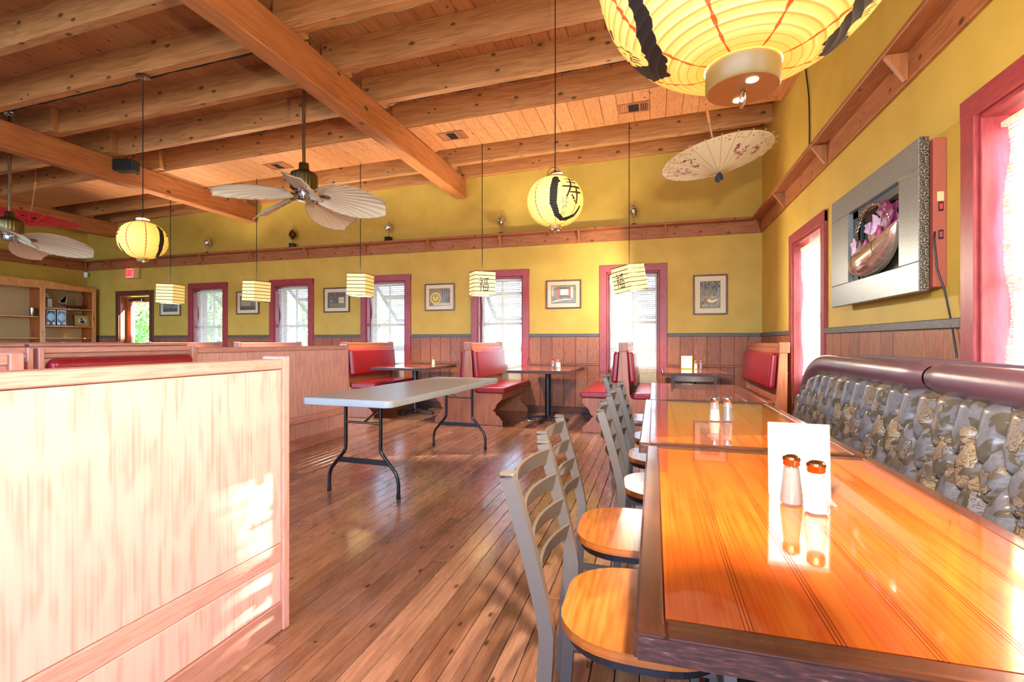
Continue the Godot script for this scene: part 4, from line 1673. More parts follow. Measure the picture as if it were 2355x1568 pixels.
# chair that faces +x; origin on the floor under the middle of its seat
func make_chair(label: String) -> Node3D:
	var t := thing("dining_chair", label, "chair", Vector3.ZERO, 0.0, "metal ladder-back chairs with round wooden seats")
	var bx := func(y: float) -> float:
		return -0.215 - 0.03 * clampf((0.45 - y) / 0.45, 0, 1) - 0.105 * pow(clampf((y - 0.45) / 0.40, 0, 1), 1.25)
	for s in [-1.0, 1.0]:
		var p := []
		var wd := []
		for k in 19:
			var y := 0.83 * k / 18.0
			p.append(Vector3(bx.call(y), y, s * 0.196))
			wd.append(Vector3(1, 0, 0))
		var b := MB.new()
		b.strap(p, wd, 0.036, 0.026)
		b.at(Vector3(bx.call(0.83) - 0.002, 0.834, s * 0.196)).box(Vector3.ZERO, Vector3(0.040, 0.012, 0.031), 0.005)
		obj("rear_post", b, M.chair_metal, t)
		b = MB.new()
		b.strap([Vector3(0.19, 0.44, s * 0.165), Vector3(0.2, 0.0, s * 0.175)], [Vector3(1, 0, 0), Vector3(1, 0, 0)], 0.026, 0.026)
		obj("front_leg", b, M.chair_metal, t)
		b = MB.new()
		b.strap([Vector3(-0.225, 0.2, s * 0.19), Vector3(0.195, 0.2, s * 0.17)], [Vector3.UP, Vector3.UP], 0.022, 0.012)
		obj("side_stretcher", b, M.chair_metal, t)
	var b2 := MB.new()
	b2.strap([Vector3(0.195, 0.27, -0.17), Vector3(0.195, 0.27, 0.17)], [Vector3.UP, Vector3.UP], 0.022, 0.012)
	obj("front_stretcher", b2, M.chair_metal, t)
	for y in [0.792, 0.715, 0.638, 0.560]:
		var p := []
		var wd := []
		for k in 13:
			var q := k / 6.0 - 1.0
			p.append(Vector3(bx.call(y) + 0.004 - 0.038 * (1.0 - q * q), y, q * 0.19))
			wd.append(Vector3(0.25, 1, 0))
		var b := MB.new()
		b.strap(p, wd, 0.050, 0.008)
		obj("back_slat", b, M.chair_metal, t)
	# seat: a round board, flattened at the back
	var shape := func(r: float) -> PackedVector2Array:
		var q := PackedVector2Array()
		for k in 40:
			var a := TAU * k / 40.0
			var c := cos(a)
			var s := sin(a)
			var rr: float = r / pow(pow(absf(c), 2.6) + pow(absf(s), 2.6), 1.0 / 2.6)
			q.append(Vector2(maxf(c * rr, -0.205), s * rr))
		return q
	b2 = MB.new()
	b2.at(Vector3(0, 0.455, 0), Basis(Vector3(1, 0, 0), PI / 2))
	b2.extrude(shape.call(0.212), 0.0, 0.024, 0.005)
	obj("seat", b2, M.seat, t)
	b2 = MB.new()
	b2.at(Vector3(0, 0.431, 0), Basis(Vector3(1, 0, 0), PI / 2))
	b2.extrude(shape.call(0.196), 0.0, 0.028, 0.0)
	obj("seat_ring", b2, M.black, t)
	return t


func chairs() -> void:
	var labels := ["metal ladder-back chair with orange wooden seat, nearest the viewer, at the near table", "metal ladder-back chair second from the viewer, at the far end of the near table", "metal ladder-back chair third from the viewer, at the near end of the middle table", "metal ladder-back chair at the far end of the middle table", "metal ladder-back chair at the near end of the furthest row table", "metal ladder-back chair furthest along the row, nearest the red booth bench"]
	var spots := [[-0.03, 1.33, 0.0], [-0.075, 1.885, 0.03], [0.06, 2.50, 0.06], [0.05, 3.14, 0.02], [0.06, 3.75, 0.02], [-0.12, 4.63, 0.03]]
	var c: Node3D = make_chair(labels[0])
	for k in spots.size():
		var at := V(spots[k][0], 0, spots[k][1])
		if k == 0:
			c.position = at
			c.rotation.y = spots[k][2]
		else:
			dup(c, at, spots[k][2], labels[k])
	dup(c, V(0.385, 0, 5.30), PI / 2 - 0.06, "metal ladder-back chair seen from behind, drawn up to the corner booth table")


# ---------------------------------------------------------------- lamps

func bulb_light(t: Node3D, at: Vector3, energy: float, col: Color) -> void:
	var l := OmniLight3D.new()
	l.name = "lamp_light"
	l.position = at
	l.light_color = col
	l.light_energy = energy
	l.light_size = 0.04
	l.omni_range = 14.0
	l.omni_attenuation = 2.0
	l.shadow_enabled = true
	t.add_child(l)


func lantern_paper() -> StandardMaterial3D:
	var W := 1024
	var H := 512
	var im := Image.create(W, H, false, Image.FORMAT_RGB8)
	im.fill(srgb(248, 228, 146))
	for x in W:
		for y in H:
			var k := fposmod(y / float(H) * 34.0, 1.0)
			if k < 0.13: im.set_pixel(x, y, srgb(226, 196, 112))
	for q in 8:      # red seams
		var x0 := q * W / 8.0 + 30.0
		for y in H:
			var w := 7.0 + 2.5 * sin(y * 0.21 + q)
			for i in int(w): im.set_pixel(int(x0 + i - w * 0.5) % W, y, srgb(222, 96, 40))
	var ink := srgb(28, 26, 24)
	for side in 2:
		var o := Vector2(64 + 512 * side + 40, 96)
		var sh := Vector2(0, 0)
		# broad brush swirl behind the characters
		brush(im, o, Vector2.ONE, [Vector2(52, 30), Vector2(40, 120), Vector2(36, 220), Vector2(60, 300), Vector2(110, 338), Vector2(160, 330)], 46, 40, ink)
		brush(im, o, Vector2.ONE, [Vector2(160, 330), Vector2(210, 290), Vector2(226, 220)], 40, 16, ink)
		brush(im, o, Vector2.ONE, [Vector2(48, 40), Vector2(66, 62)], 44, 30, ink)
		write(im, ju(), o + Vector2(88, 8), Vector2(140, 210), ink)
		brush(im, o, Vector2.ONE, [Vector2(94, 190), Vector2(100, 250), Vector2(124, 304)], 44, 36, srgb(248, 228, 146))
		write(im, small_marks(), o + Vector2(84, 180), Vector2(44, 130), ink)
	var m := plain(Color.WHITE, 0.7)
	m.albedo_texture = itex(im)
	m.emission_enabled = true
	m.emission = Color(1.0, 0.76, 0.26)
	m.emission_operator = BaseMaterial3D.EMISSION_OP_MULTIPLY
	m.emission_texture = m.albedo_texture
	m.emission_energy_multiplier = 0.42
	m.backlight_enabled = true
	m.backlight = Color(0.024, 0.019, 0.008)
	return m


func lantern(label: String, at: Vector3, turn: float, top_y: float, swing := 0.0) -> void:
	var t := thing("paper_lantern", label, "lantern", at, turn, "round paper lanterns")
	var R := 0.215
	var hh := 0.182
	var prof := []
	var n := 136
	for k in n + 1:
		var q := sin(PI * (float(k) / n - 0.5))
		var r := 0.052 + (R - 0.052) * pow(maxf(0.0, 1.0 - pow(absf(q), 2.15)), 0.56)
		r -= 0.0030 * pow(absf(sin(PI * 34.0 * k / n)), 0.5) * (1.0 if absf(q) < 0.97 else 0.0) - 0.002
		prof.append(Vector2(r, q * hh))
	var b := MB.new()
	b.lathe(prof, 64, -1.0, 1.0)
	obj("paper_shade", b, M.lantern, t)
	b = MB.new()
	b.lathe([Vector2(0.0, -hh - 0.034), Vector2(0.050, -hh - 0.034), Vector2(0.0525, -hh - 0.031), Vector2(0.0525, -hh + 0.002), Vector2(0.047, -hh + 0.004), Vector2(0.0, -hh + 0.004)], 36)
	obj("bottom_cap", b, M.cap, t)
	for s in [-1.0, 1.0]:
		b = MB.new()
		b.at(Vector3(s * 0.030, -hh - 0.0352, 0.004)).lathe([Vector2(0.0, 0.0), Vector2(0.0085, 0.0), Vector2(0.0085, 0.001), Vector2(0.0, 0.001)], 16)
		obj("vent_hole", b, M.bulb, t)
	b = MB.new()
	var ring := []
	for k in 25: ring.append(Vector3(0.012 * sin(TAU * k / 24.0), -hh - 0.047 + 0.012 * cos(TAU * k / 24.0), 0))
	b.tube(ring, 0.0016, 6)
	obj("pull_ring", b, M.chrome, t)
	b = MB.new()
	b.lathe([Vector2(0.058, hh - 0.006), Vector2(0.062, hh - 0.004), Vector2(0.062, hh + 0.018), Vector2(0.054, hh + 0.018), Vector2(0.054, hh - 0.006)], 36)
	obj("top_ring", b, M.cap, t)
	b = MB.new()
	var hoop := []
	for k in 15:
		var a := PI * k / 14.0
		hoop.append(Vector3(cos(a) * 0.078, hh - 0.01 + sin(a) * 0.095, 0))
	b.tube(hoop, 0.0022, 6)
	obj("wire_handle", b, M.steel, t)
	b = MB.new()
	b.at(Vector3(0, hh + 0.045, 0), Basis(Vector3(0, 0, 1), swing)).lathe([Vector2(0.062, -0.012), Vector2(0.03, 0.006), Vector2(0.008, 0.016), Vector2(0.0, 0.017)], 28)
	b.lathe([Vector2(0.0, 0.015), Vector2(0.008, 0.014), Vector2(0.03, 0.003), Vector2(0.060, -0.014), Vector2(0.062, -0.012)], 28)
	obj("heat_shield", b, M.steel, t)
	b = MB.new()
	b.tube([Vector3(0, 0.06, 0), Vector3(0, hh + 0.1, 0), Vector3(0.003, (top_y - at.y) * 0.6, 0), Vector3(0, top_y - at.y, 0)], 0.0042, 6)
	obj("cord", b, M.matt_black, t)
	b = MB.new()
	b.ball(Vector3(0, 0.02, 0), Vector3(0.03, 0.04, 0.03), 14, 8)
	obj("bulb", b, M.bulb, t)
	b = MB.new()
	b.at(Vector3(0, top_y - at.y, 0)).lathe([Vector2(0.0, -0.004), Vector2(0.05, -0.004), Vector2(0.064, 0.004), Vector2(0.064, 0.014), Vector2(0.05, 0.028), Vector2(0.0, 0.03)], 24)
	obj("canopy", b, M.steel, t)
	bulb_light(t, Vector3(0, 0.02, 0), 5.0, Color(1.0, 0.95, 0.85))


func lanterns() -> void:
	M.lantern = lantern_paper()
	M.cap = plain(srgb(150, 118, 60), 0.4)
	M.bulb = glow(srgb(255, 246, 220), Color(1.0, 0.9, 0.65), 3.0)
	lantern("big-looking cream paper lantern hanging nearest, over the near table, underside and ring showing", V(0.128, 1.755, 0.80), 1.72, roof(0.13) - 0.002)
	lantern("round yellow paper lantern with black brush characters, hanging in front of the window wall", V(-0.735, 2.235, 3.68), 0.84, roof(-0.735) - 0.002, 0.18)
	lantern("round yellow paper lantern on the left, between the two ceiling fans", V(-5.045, 2.195, 3.70), 2.45, roof(-5.045) - 0.03, -0.1)


func box_lamps() -> void:
	var S := 256
	var im := Image.create(S, S, false, Image.FORMAT_RGB8)
	im.fill(srgb(250, 238, 192))
	var txt: Image = im.duplicate()
	write(txt, fu(), Vector2(52, 66), Vector2(120, 150), srgb(20, 18, 16))
	M.box_paper = []
	for q in [im, txt]:
		var m := plain(Color.WHITE, 0.7)
		m.albedo_texture = itex(q)
		m.emission_enabled = true
		m.emission = Color(1.0, 0.82, 0.42)
		m.emission_operator = BaseMaterial3D.EMISSION_OP_MULTIPLY
		m.emission_texture = m.albedo_texture
		m.emission_energy_multiplier = 0.34
		m.backlight_enabled = true
		m.backlight = Color(0.03, 0.026, 0.016)
		M.box_paper.append(m)
	var spots := [
		[1447, 641, 0.0, 0.165, 0.05, "tilted square paper lamp with a black character, hanging before the window nearest the right corner", 0],
		[1109, 653, -0.50, -0.02, 0.02, "square paper lamp with a character on its right side, before the second window", 1],
		[829, 656, 0.33, -0.03, 0.0, "square paper lamp hanging between the picture of a sail and the middle window", 2],
		[590, 670, -0.16, -0.06, 0.02, "square paper lamp hanging before the picture next to the second window from the exit door", 3],
		[392, 676, 0.16, -0.03, 0.0, "square paper lamp hanging furthest left, between the exit door and its nearest window", 4]]
	for s in spots:
		var a: float = (s[0] - 1177.5) / 1112.0
		var th := atan(327.0 / 1112.0)
		var dx := (a * cos(th) - sin(th)) / (a * sin(th) + cos(th))
		var d := 6.5
		var x: float = dx * d
		var zc := -x * sin(th) + d * cos(th)
		var y: float = EYE + (784.0 - s[1]) / 1112.0 * zc
		var yaw: float = PI / 4 + s[2] + atan2(-x, d)
		var t := thing("paper_box_lamp", s[5], "lamp", V(x, y, d), 0.0, "square paper lamps")
		var hw := 0.150
		var hh := 0.165
		var bs := Basis(Vector3(0, 0, 1), s[3]) * Basis(Vector3(1, 0, 0), s[4]) * Basis(Vector3.UP, yaw)
		for k in 4:
			var ang := k * PI / 2
			var nn := Vector3(cos(ang), 0, sin(ang))
			var side := nn.cross(Vector3.UP)
			var b := MB.new()
			b.at(Vector3.ZERO, bs)
			# u follows the reader's left to right
			var r := -side
			b.sheet(6, 12, func(p, q): return nn * (hw - 0.0022 * absf(sin(q * PI * 6.0))) + r * ((p - 0.5) * 2.0 * hw) + Vector3.UP * (hh - 2.0 * hh * q), true)
			var show: bool = (s[6] == 0 and k == 2) or (s[6] == 1 and k == 1)
			obj("paper_panel", b, M.box_paper[1 if show else 0], t)
		for k in 7:
			var yy := -hh + 2 * hh * k / 6.0
			var b := MB.new()
			b.at(Vector3.ZERO, bs)
			var w := hw + 0.001
			for e in 4:
				var c0 := Vector3([1, -1, -1, 1][e] * w, yy, [1, 1, -1, -1][e] * w)
				var c1 := Vector3([-1, -1, 1, 1][e] * w, yy, [1, -1, -1, 1][e] * w)
				b.tube([c0, c1], 0.0048, 5)
			obj("wire_hoop", b, M.matt_black, t)
		var b3 := MB.new()
		b3.at(Vector3.ZERO, bs)
		b3.tube([Vector3(-hw, hh, 0), Vector3(0, hh + 0.012, 0), Vector3(hw, hh, 0)], 0.003, 5)
		b3.tube([Vector3(0, hh, -hw), Vector3(0, hh + 0.012, 0), Vector3(0, hh, hw)], 0.003, 5)
		obj("top_wires", b3, M.matt_black, t)
		b3 = MB.new()
		b3.tube([Vector3(0, 0.03, 0), Vector3(0, 0.6, 0), Vector3(0, roof(x) + 0.29 - y, 0)], 0.0055, 6)
		obj("cord", b3, M.matt_black, t)
		b3 = MB.new()
		b3.ball(Vector3(0, -0.03, 0), Vector3(0.03, 0.042, 0.03), 14, 8)
		obj("bulb", b3, M.bulb, t)
		bulb_light(t, Vector3(0, -0.03, 0), 3.2, Color(1.0, 0.95, 0.85))


# ---------------------------------------------------------------- fans

func fan(label: String, at: Vector3, angle0: float) -> Node3D:
	var t := thing("ceiling_fan", label, "fan", at, 0.0, "palm-leaf ceiling fans")
	var topy := roof(at.x) + 0.295 - at.y
	var b := MB.new()
	b.at(Vector3(0, topy - 0.05, 0)).ball(Vector3.ZERO, Vector3(0.065, 0.06, 0.065), 20, 12)
	obj("ceiling_ball", b, M.silver, t)
	b = MB.new()
	b.tube([Vector3(0, 0.30, 0), Vector3(0, topy - 0.05, 0)], 0.0165, 12)
	obj("down_rod", b, M.steel, t)
	b = MB.new()
	var rows := []
	var uvs := []
	for q in [[0.030, 0.31], [0.045, 0.305], [0.048, 0.24], [0.07, 0.225], [0.118, 0.20], [0.128, 0.17], [0.125, 0.05], [0.11, 0.035], [0.02, 0.03]]:
		var row := PackedVector3Array()
		var uv := PackedVector2Array()
		for k in 97:
			var a := TAU * k / 96.0
			var rr: float = q[0] * (1.0 + (0.05 * absf(sin(a * 12.0)) if q[0] > 0.04 else 0.0))
			row.append(Vector3(cos(a) * rr, q[1], sin(a) * rr))
			uv.append(Vector2(k / 96.0, q[1]))
		rows.append(row)
		uvs.append(uv)
	b.skin(rows, uvs, true, false)
	obj("motor_housing", b, M.brass, t)
	b = MB.new()
	b.lathe([Vector2(0.0, -0.075), Vector2(0.055, -0.072), Vector2(0.064, -0.062), Vector2(0.064, -0.05), Vector2(0.072, -0.045), Vector2(0.074, -0.01), Vector2(0.085, 0.0), Vector2(0.085, 0.028), Vector2(0.0, 0.034)], 32)
	obj("switch_cup", b, M.silver, t)
	var L := 0.66
	for k in 5:
		var a := angle0 + k * TAU / 5.0
		var bs := Basis(Vector3.UP, a) * Basis(Vector3(0, 0, 1), -0.10) * Basis(Vector3(1, 0, 0), -0.55)
		var fn := func(s: float, q: float) -> Vector3:
			var c := 2.0 * s - 1.0
			var hw := 0.195 * pow(sin(PI * clampf(0.07 + 0.86 * q, 0, 1)), 0.62) + 0.012
			var z := c * hw
			var x := 0.16 + L * (q - 0.05 * c * c * (1.0 - q))
			var ang := atan2(z, x - 0.10)
			return Vector3(x, 0.012 - 0.03 * c * c - 0.05 * q * q + 0.0035 * sin(ang * 62.0), z)
		b = MB.new()
		b.at(Vector3(0, 0.0, 0), bs)
		b.sheet(72, 22, fn, true, 1.0, 1.0)
		b.sheet(72, 22, func(s, q): return fn.call(s, q) - Vector3(0, 0.005, 0), false, 1.0, 1.0)
		var blade := obj("blade", b, M.palm, t)
		b = MB.new()
		b.at(Vector3(0, 0.0, 0), bs)
		var rim := []
		for q in 23: rim.append(fn.call(0.0, q / 22.0))
		for q in 10: rim.append(fn.call((q + 1) / 11.0, 1.0))
		for q in 23: rim.append(fn.call(1.0, 1.0 - q / 22.0))
		for q in 10: rim.append(fn.call(1.0 - (q + 1) / 11.0, 0.0))
		rim.append(rim[0])
		b.tube(rim, 0.0055, 6)
		obj("rim", b, M.palm_rim, blade)
		b = MB.new()
		b.at(Vector3(0, -0.004, 0), bs)
		b.strap([Vector3(0.06, -0.006, 0), Vector3(0.12, -0.012, 0), Vector3(0.17, -0.010, 0)], [Vector3(0, 0, 1), Vector3(0, 0, 1), Vector3(0, 0, 1)], 0.034, 0.012)
		b.at(bs * Vector3(0.215, -0.012, 0), bs).ball(Vector3.ZERO, Vector3(0.055, 0.010, 0.035), 14, 6)
		obj("blade_iron", b, M.silver, t)
	return t


func fans() -> void:
	M.brass = plain(srgb(112, 102, 66), 0.3, 0.9)
	M.palm = plain(srgb(232, 220, 196), 0.55)
	M.palm.backlight_enabled = true
	M.palm.backlight = Color(0.7, 0.66, 0.56)
	M.palm_rim = plain(srgb(190, 162, 124), 0.6)
	fan("ceiling fan with five woven palm-leaf blades, hanging left of the nearest beam", V(-3.40, 2.65, 4.10), -0.87)
	fan("ceiling fan with woven palm-leaf blades at the left edge, below the red parasol", V(-7.87, 2.50, 4.10), -0.30)


# ---------------------------------------------------------------- parasols

func parasol(label: String, apex: Vector3, R: float, rise: float, lean: Basis, paper: Material, pole_top: float, tassel: bool) -> void:
	var t := thing("paper_parasol", label, "parasol", apex, 0.0, "paper parasols hung upside down")
	var prof := []
	for k in 13:
		var q := k / 12.0
		prof.append(Vector2(0.012 + (R - 0.012) * q, rise * (0.9 * q + 0.1 * q * q)))
	var b := MB.new()
	b.at(Vector3.ZERO, lean).lathe(prof, 72, -1.0, 1.0)
	prof.reverse()
	var inner := []
	for p in prof: inner.append(p + Vector2(-0.001, 0.003))
	b.lathe(inner, 72, -1.0, -1.0)
	obj("canopy", b, paper, t)
	for k in 24:
		var a := TAU * k / 24.0
		b = MB.new()
		b.at(Vector3.ZERO, lean)
		var dir := Vector3(cos(a), 0, sin(a))
		b.tube([dir * 0.02 + Vector3(0, -0.001, 0), dir * R * 0.5 + Vector3(0, rise * 0.475 - 0.002, 0), dir * (R + 0.018) + Vector3(0, rise * 1.03, 0)], 0.0019, 5)
		b.ball(dir * (R + 0.018) + Vector3(0, rise * 1.03, 0), Vector3.ONE * 0.0055, 6, 4)
		obj("rib", b, M.bamboo_rib, t)
	b = MB.new()
	b.at(Vector3.ZERO, lean).tube([Vector3(0, -0.01, 0), Vector3(0, pole_top - 0.10, 0)], 0.0075, 8)
	obj("pole", b, M.bamboo_rib, t)
	b = MB.new()
	b.at(Vector3.ZERO, lean)
	var gp := []
	for k in 9: gp.append(Vector2(0.0115 + 0.0018 * (k % 2), pole_top - 0.10 + 0.0125 * k))
	gp.push_front(Vector2(0.0, pole_top - 0.10))
	gp.append(Vector2(0.0, pole_top))
	b.lathe(gp, 12)
	obj("handle", b, M.handle, t)
	b = MB.new()
	b.tube([lean * Vector3(0, pole_top, 0), lean * Vector3(0, pole_top, 0) + Vector3(0, roof(apex.x) - apex.y - (lean * Vector3(0, pole_top, 0)).y, 0)], 0.001, 5)
	obj("hanging_thread", b, M.thread, t)
	if tassel:
		b = MB.new()
		for k in 7:
			var a := TAU * k / 7.0
			b.at(Vector3.ZERO).strap([Vector3(0, 0.0, 0), Vector3(cos(a) * 0.022, -0.022, sin(a) * 0.022), Vector3(cos(a) * 0.03, -0.055 - 0.008 * (k % 3), sin(a) * 0.03)], [Vector3(-sin(a), 0.2, cos(a)), Vector3(-sin(a), -0.3, cos(a)), Vector3(-sin(a), 0.3, cos(a))], 0.026, 0.003)
		obj("tassel", b, plain(srgb(40, 46, 58), 0.4), t)


func parasols() -> void:
	M.bamboo_rib = plain(srgb(176, 140, 92), 0.6)
	M.handle = plain(srgb(204, 128, 64), 0.5)
	var im := Image.create(1024, 192, false, Image.FORMAT_RGB8)
	im.fill(srgb(238, 232, 204))
	var r := RandomNumberGenerator.new()
	r.seed = 4
	for side in 3:
		for q in 7:
			var x := 60.0 + side * 341.0 + r.randf() * 190.0
			var y := 40.0 + r.randf() * 70.0
			var pts := [Vector2(x, y)]
			for k in 4: pts.append(pts[-1] + Vector2(r.randf_range(-26, 26), r.randf_range(-16, 16)))
			brush(im, Vector2.ZERO, Vector2.ONE, pts, 3.5, 1.0, srgb(84, 70, 56))
			for k in 9:
				var c: Vector2 = pts[r.randi() % 5] + Vector2(r.randf_range(-12, 12), r.randf_range(-9, 9))
				dab(im, c.x, c.y, r.randf_range(2.5, 5.0), srgb(196, 92, 104).lerp(srgb(150, 50, 66), r.randf()))
	for q in 160: dab(im, r.randf() * 1024, 8 + r.randf() * 22, 2.0 + r.randf() * 3, Color(0.72, 0.45, 0.33, 0.45))
	var m := plain(Color.WHITE, 0.6)
	m.albedo_texture = itex(im)
	m.backlight_enabled = true
	m.backlight = Color(1.0, 0.97, 0.86)
	parasol("cream paper parasol with plum blossom, hung upside down in the right corner", V(0.51, 2.535, 4.27), 0.43, 0.125, Basis(Vector3(0, 0, 1), 0.17) * Basis(Vector3(1, 0, 0), -0.03) * Basis(Vector3.UP, 0.5), m, 0.53, true)
	im = Image.create(1024, 192, false, Image.FORMAT_RGB8)
	im.fill(srgb(232, 60, 66))
	for side in 4:
		for q in 10:
			var c := Vector2(90 + side * 256 + r.randf() * 110, 50 + r.randf() * 70)
			brush(im, Vector2.ZERO, Vector2.ONE, [c, c + Vector2(r.randf_range(-26, 26), r.randf_range(-18, 18))], 9, 3, srgb(56, 24, 34))
	var m2 := plain(Color.WHITE, 0.6)
	m2.albedo_texture = itex(im)
	m2.backlight_enabled = true
	m2.backlight = Color(1.0, 0.6, 0.6)
	parasol("red paper parasol hung upside down behind the fan at the left edge", V(-9.15, 2.90, 5.0), 0.60, 0.15, Basis(Vector3(0, 0, 1), -0.10) * Basis(Vector3(1, 0, 0), -0.06), m2, 0.70, false)


# ---------------------------------------------------------------- pictures on the window wall

func paint(k: int, w: int, h: int) -> Image:
	var im := Image.create(w, h, false, Image.FORMAT_RGB8)
	var r := RandomNumberGenerator.new()
	r.seed = 50 + k
	var f := FastNoiseLite.new()
	f.seed = k
	f.frequency = 0.035
	var base: Color = [srgb(70, 72, 62), srgb(96, 88, 62), srgb(66, 60, 44), srgb(116, 108, 66), srgb(104, 98, 74), srgb(132, 134, 112)][k]
	for y in h:
		for x in w: im.set_pixel(x, y, base.lightened(0.30 * (0.5 + f.get_noise_2d(x, y))).darkened(0.25 * (0.5 + f.get_noise_2d(x * 2 + 300, y))))
	var box := func(x: float, y: float, a: float, b: float, c: Color): im.fill_rect(Rect2i(int(x * w), int(y * h), maxi(1, int(a * w)), maxi(1, int(b * h))), c)
	match k:
		0:
			for q in 40: dab(im, r.randf() * w, h * (0.2 + 0.5 * r.randf()), 2 + r.randf() * 9, Color(0.62, 0.62, 0.52, 0.6))
			box.call(0.0, 0.8, 1.0, 0.2, srgb(58, 52, 44))
		1:
			box.call(0.05, 0.15, 0.6, 0.55, srgb(170, 156, 104))
			for q in 5: box.call(0.05, 0.2 + q * 0.1, 0.6, 0.02, srgb(96, 84, 56))
			box.call(0.0, 0.78, 1.0, 0.22, srgb(60, 52, 40))
		2:
			for q in 9: box.call(0.04 + q * 0.11, 0.05, 0.03, 0.6, srgb(44, 38, 30))
			dab(im, w * 0.2, h * 0.56, h * 0.07, srgb(196, 156, 84))
			box.call(0.62, 0.32, 0.30, 0.38, srgb(214, 196, 140))
			for q in 3: box.call(0.68 + q * 0.08, 0.42, 0.015, 0.2, srgb(70, 50, 36))
			for q in 4: box.call(0.1, 0.74 + q * 0.06, 0.86, 0.02, srgb(150, 130, 86))
			box.call(0.62, 0.1, 0.16, 0.22, srgb(120, 60, 44))
		3:
			dab(im, w * 0.30, h * 0.56, h * 0.36, srgb(206, 190, 86))
			dab(im, w * 0.30, h * 0.56, h * 0.25, srgb(120, 110, 54))
			dab(im, w * 0.30, h * 0.54, h * 0.19, srgb(218, 206, 110))
			brush(im, Vector2(w * 0.22, h * 0.38), Vector2(w * 0.16, h * 0.32), [Vector2(0, 0.2), Vector2(0.9, 0.1), Vector2(0.3, 0.6), Vector2(1, 0.9)], 6, 4, srgb(50, 46, 30))
			box.call(0.56, 0.05, 0.42, 0.72, srgb(84, 84, 74))
			for q in 4: box.call(0.58 + q * 0.1, 0.1, 0.02, 0.62, srgb(160, 158, 140))
			box.call(0.90, 0.08, 0.03, 0.3, srgb(170, 52, 40))
			box.call(0.2, 0.86, 0.8, 0.14, srgb(188, 184, 160))
		4:
			box.call(0.28, 0.10, 0.5, 0.10, srgb(60, 52, 44))
			box.call(0.27, 0.14, 0.06, 0.58, srgb(176, 50, 44))
			box.call(0.72, 0.14, 0.06, 0.58, srgb(176, 50, 44))
			box.call(0.36, 0.2, 0.34, 0.34, srgb(214, 212, 196))
			for q in 5: box.call(0.36 + q * 0.075, 0.2, 0.012, 0.34, srgb(110, 104, 90))
			box.call(0.32, 0.56, 0.46, 0.12, srgb(74, 58, 44))
			for q in 6: brush(im, Vector2.ZERO, Vector2(w, h), [Vector2(0.02, 0.1 + q * 0.08), Vector2(0.1, 0.14 + q * 0.09)], 6, 2, srgb(210, 208, 190))
			for q in 9: brush(im, Vector2.ZERO, Vector2(w, h), [Vector2(0.05 + q * 0.06, 0.94 - q * 0.02), Vector2(0.3 + q * 0.07, 0.80)], 7, 2, srgb(214, 206, 168))
			box.call(0.80, 0.1, 0.1, 0.6, srgb(190, 184, 150))
		5:
			for q in 9: brush(im, Vector2.ZERO, Vector2(w, h), [Vector2(0.08 + q * 0.1, 0.05), Vector2(0.12 + q * 0.09, 0.35), Vector2(0.10 + q * 0.09, 0.55)], 7, 4, srgb(62, 72, 70))
			for q in 60: dab(im, r.randf() * w, h * 0.3 * r.randf(), 2 + r.randf() * 7, Color(0.22, 0.25, 0.27, 0.7))
			for q in 5: brush(im, Vector2.ZERO, Vector2(w, h), [Vector2(0.1 + q * 0.12, 0.82 - q * 0.06), Vector2(0.34 + q * 0.11, 0.64 - q * 0.01)], 20, 8, srgb(120, 90, 46).lerp(srgb(196, 170, 110), q / 5.0))
			brush(im, Vector2.ZERO, Vector2(w, h), [Vector2(0.42, 0.72), Vector2(0.6, 0.77), Vector2(0.84, 0.70)], 20, 12, srgb(226, 218, 190))
			for q in 12: dab(im, w * (0.1 + 0.8 * r.randf()), h * (0.86 + 0.1 * r.randf()), 4, Color(0.75, 0.72, 0.6, 0.6))
	return im


